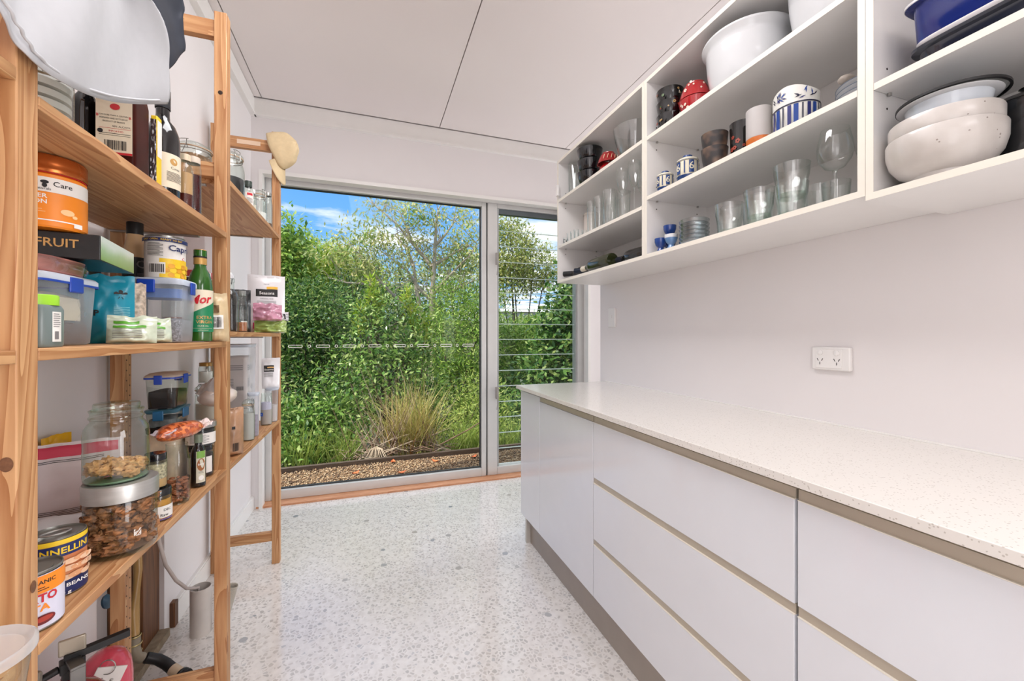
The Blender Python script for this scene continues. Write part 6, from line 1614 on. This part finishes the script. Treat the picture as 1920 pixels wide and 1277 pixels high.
# tussock
t = thing('tussock_grass', 'tall straw-coloured tussock grass clump behind the timber edging', 'grass clump', (.42, 4.66, -.10))
v, f = blades(lambda g: (g.normal() * .11, g.normal() * .07, .0), 620, .40, .95, .012, .85, 3)
np_mesh('blades', v, f, 4, leaf_mat('straw_blade', G((132, 128, 60), (176, 160, 92), (206, 186, 122), (150, 158, 70), (224, 206, 150)), .25, .6), t)
v, f = blades(lambda g: (g.normal() * .09, g.normal() * .06, .0), 160, .15, .4, .014, .8, 5)
np_mesh('rust_base', v, f, 4, leaf_mat('rust_blade', G((150, 92, 36), (190, 128, 50), (206, 156, 84)), .2, .7), t)
t = thing('dead_flax', 'collapsed grey-brown dead flax base with splayed dry stems', 'dead plant', (.10, 4.50, -.06))
mb = MB(); rr = random.Random(9)
for k in range(150):
    a = rr.uniform(-.5, 3.64) if k % 3 else rr.uniform(3.3, 6.2); l_ = rr.uniform(.2, .62) * (1 if k % 3 else .45); up = rr.uniform(.15, 1.5) if k % 3 else rr.uniform(-.05, .1)
    x0, y0 = rr.gauss(0.12, .20), rr.gauss(.06, .05)
    p = [(x0, y0, rr.uniform(.0, .07))]
    for q in (1, 2, 3):
        p.append((x0 + math.cos(a) * l_ * q / 3 * (1 if up < .6 else .55), y0 + math.sin(a) * l_ * q / 3 * .45, p[0][2] + l_ * up * q / 3 - .05 * (q / 3) ** 2 * (1 - up) + rr.uniform(-.01, .01)))
    mb.tube(p, [.005, .004, .003, .0015], 4, k % 2)
obj('dry_stems', mb, [mat('dry_brown', S(122, 96, 78), .9, var=.25), mat('dry_grey', S(168, 150, 130), .9, var=.2)], t)
mb = MB()
for k in range(70):
    x0 = rr.uniform(-.25, .85); y0 = rr.uniform(-.10, .22); a = rr.uniform(-.5, .5); l_ = rr.uniform(.12, .34); z0 = max(.005, .12 - .35 * abs(x0 - .33) + rr.uniform(-.03, .03))
    mb.tube([(x0 - l_ / 2 * math.cos(a), y0 - l_ / 2 * math.sin(a), z0 - .03), (x0, y0, z0), (x0 + l_ / 2 * math.cos(a), y0 + l_ / 2 * math.sin(a), z0 - .04)], [.006, .007, .003], 4, k % 2)
obj('thatch', mb, [MATS['dry_brown'], MATS['dry_grey']], t)
mb = MB()
for k in range(16):
    a = 4.1 + k * .075; l_ = rr.uniform(.12, .25)
    mb.tube([(-.03, -.02, .10), (-.03 + math.cos(a) * l_ * .5, -.02 + math.sin(a) * l_ * .4, .09), (-.03 + math.cos(a) * l_, -.02 + math.sin(a) * l_ * .8, .0)], [.006, .006, .003], 4)
obj('pale_roots', mb, mat('dry_pale', S(172, 154, 132), .85, var=.12), t)
o = obj('fallen_stick', MB().tube([(.72, 4.42, .02), (1.05, 4.5, .14), (1.42, 4.62, .30)], [.009, .007, .004], 6), mat('stick', S(122, 98, 78), .9, var=.2)); tag(o, 'bare dry stick slanting up to the right of the tussock', 'stick')

def shrub(nm, label, key, per, ln, wd, m, seed, stem=True, trunk=None, **kw):
    b = BL_[key]
    bx = sum(q[0] for q in b) / len(b); by = sum(q[1] for q in b) / len(b); zl = hgt(bx, by)
    t = thing(nm, label, 'tree' if 'tree' in nm else 'shrub', (bx, by, zl), 0, kw.pop('group', None))
    bl = [[q[0] - bx, q[1] - by, q[2] - zl] + q[3:] for q in b]
    foliage('foliage', t, bl, per, ln, wd, LM[m], seed, **kw)
    mb = MB(); r_ = random.Random(seed)
    for k, q in enumerate(bl):
        mb.tube([(r_.gauss(0, .08), r_.gauss(0, .05), 0), (q[0] * .45 + r_.gauss(0, .08), q[1] * .4, q[2] * .5), (q[0], q[1], q[2]), (q[0] + r_.gauss(0, q[3] * .3), q[1], q[2] + q[5] * .7)], [.035, .024, .014, .006], 6)
    obj('stems', mb, trunk or bark_d, t)
    return t
shrub('leafy_shrub', 'dark small-leaved shrub filling the left side of the window', 'left_dark_bush', 15000, .07, .026, 'dark', 1, clump=16)
shrub('dense_tree', 'dark upright tree rising at the left edge of the window', 'left_tall', 6500, .12, .05, 'mid', 2, clump=14)
shrub('lime_tree', 'bright lime-green leafy treetops above the dark left shrub', 'lime_left', 10000, .12, .04, 'lime', 3, clump=18)
shrub('slender_shrub', 'slender glossy-leaved shrub with yellowish shoots in the window centre', 'centre_bush', 6200, .075, .028, 'glossy', 4, clump=10)
shrub('low_shrub', 'low leafy undergrowth in the bottom left corner of the window', 'low_left', 6500, .07, .026, 'glossy', 5, clump=12)
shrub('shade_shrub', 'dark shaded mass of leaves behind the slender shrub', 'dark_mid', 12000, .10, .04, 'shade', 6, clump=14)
shrub('round_shrub', 'rounded feathery green shrub right of the tall gum trunk', 'right_round', 17000, .075, .016, 'mid', 7, clump=14)
shrub('weedy_shrub', 'pale weedy growth right of the tussock', 'right_weeds', 4500, .07, .014, 'weed', 8, clump=10)
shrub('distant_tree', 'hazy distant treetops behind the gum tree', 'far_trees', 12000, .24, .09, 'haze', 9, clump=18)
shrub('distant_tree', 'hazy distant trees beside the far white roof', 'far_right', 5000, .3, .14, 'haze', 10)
shrub('louvre_tree', 'olive-green spreading tree seen through the upper louvres', 'louvre_tree', 8000, .13, .045, 'olive', 11, clump=18, trunk=bark_d)
shrub('louvre_shrub', 'mid green shrub seen through the middle louvres', 'louvre_bush', 11000, .09, .03, 'mid', 12, clump=14)
shrub('glossy_shrub', 'dark glossy broad-leaved shrub at the right jamb of the louvres', 'right_dark', 9000, .13, .06, 'dark', 13, clump=8)
shrub('low_shrub', 'low dark leafy growth at the foot of the louvres', 'low_right', 5000, .08, .032, 'dark', 14, clump=12)
# yellow-green shoots of the slender shrub, small upright sprigs
t = thing('tall_shoot', 'yellow-green leafy shoots standing up above the slender shrub', 'shrub', (0, 5.6, -.3))
sh = [[x, y, z + dz, .05, .05, .10] for x, y, z in ((.02, .15, 1.95), (.12, .2, 1.75), (.48, .2, 1.85), (.58, .25, 1.6), (.75, .3, 1.45), (-.12, .1, 1.6)) for dz in (0, .12, .24)]
foliage('foliage', t, sh, 900, .085, .026, LM['lime'], 31, droop=-.5)
mb = MB()
for x, y, z in ((.02, .15, 1.95), (.12, .2, 1.75), (.48, .2, 1.85), (.58, .25, 1.6), (.75, .3, 1.45), (-.12, .1, 1.6)):
    mb.tube([(x * .6 + .1, 0, .0), (x * .9, y * .6, z * .6), (x, y, z + .28)], [.012, .008, .003], 5)
obj('stems', mb, bark_d, t)
# the gum tree
KG = .8
BR_ = [[(p[0] * KG, p[1] * KG, 1.19 + (p[2] - 1.19) * KG) for p in b] for b in BR_]
BL_['gum'] = [[q[0] * KG, q[1] * KG, 1.19 + (q[2] - 1.19) * KG] + [v * KG for v in q[3:]] for q in BL_['gum']]
GX, GY = 1.04, 7.56
t = thing('gum_tree', 'tall open gum tree with pale forking trunk and sparse olive leaves', 'tree', (GX, GY, hgt(GX, GY)))
zz0 = hgt(GX, GY)
mb = MB()
for k, b in enumerate(BR_):
    pts_ = [(p[0] - GX, p[1] - GY, p[2] - zz0) for p in b]
    if k < 2:
        pts_ = [(.02 if k == 0 else .08, 0, 0)] + pts_
    r0 = (.075, .06)[k] if k < 2 else .034
    mb.tube(pts_, [r0 * (1 - .78 * i / (len(pts_) - 1)) for i in range(len(pts_))], 8)
    rr = random.Random(k)
    if k > 0:
        for q in range(len(pts_) - 1):
            for s_ in range(3):
                f_ = rr.random(); p0 = Vector(pts_[q]).lerp(Vector(pts_[q + 1]), f_)
                d_ = Vector((rr.gauss(0, .4), rr.gauss(0, .3), rr.uniform(.1, .6)))
                if p0.z > 2.4:
                    mb.tube([p0, p0 + d_ * .45 + Vector((0, 0, .05)), p0 + d_], [.009, .006, .002], 5)
obj('branches', mb, bark, t, smooth=80)
gb_ = [[q[0] - GX, q[1] - GY, q[2] - zz0] + q[3:] for q in BL_['gum']]
foliage('foliage', t, gb_, 5600, .088, .028, LM['pale'], 15, clump=36, droop=.55)
gb2 = [[q[0], q[1] + .25, q[2] - .06, q[3] * .9, q[4], q[5] * .8] for q in gb_[::2]]
foliage('inner_foliage', t, gb2, 1500, .085, .024, LM['mid'], 16, clump=26, droop=.4)
# grass tufts behind the edging
for k, (x, y, n_, lab) in enumerate(((-.62, 4.62, 160, 'green grass tuft behind the edging at the left of the window'), (-.25, 4.66, 170, 'arching grass tuft left of the dead flax base'), (.98, 4.72, 150, 'green grass tuft right of the tussock'), (1.25, 4.75, 150, 'wispy grass tuft beside the mullion'), (-.42, 4.95, 150, 'grass tuft further back on the left'), (1.62, 4.8, 120, 'grass tuft seen through the lowest louvres'))):
    t = thing('grass_tuft', lab, 'grass clump', (x, y, hgt(x, y) + .0))
    v, f = blades(lambda g: (g.normal() * .09, g.normal() * .07, 0.0), n_, .22, .55, .009, .95, 40 + k)
    np_mesh('blades', v, f, 4, LM['weed'], t)
# far house
h = thing('house', 'low white-roofed house far off beyond the trees', 'house', (18.4, 46, 3.0))
obj('wall', MB().box(-3.2, 3.2, 0, 5, -4, 1.15), mat('house_wall', S(206, 206, 206), .8), h)
rf = MB(); rf.add([(-3.6, -.5, 1.15), (3.6, -.5, 1.15), (3.6, 5.5, 1.15), (-3.6, 5.5, 1.15), (-2.2, 2.5, 2.1), (2.2, 2.5, 2.1)], [(0, 1, 5, 4), (1, 2, 5), (2, 3, 4, 5), (3, 0, 4), (3, 2, 1, 0)])
obj('roof', rf, mat('white_roof', S(232, 234, 238), .6, var=.02), h)
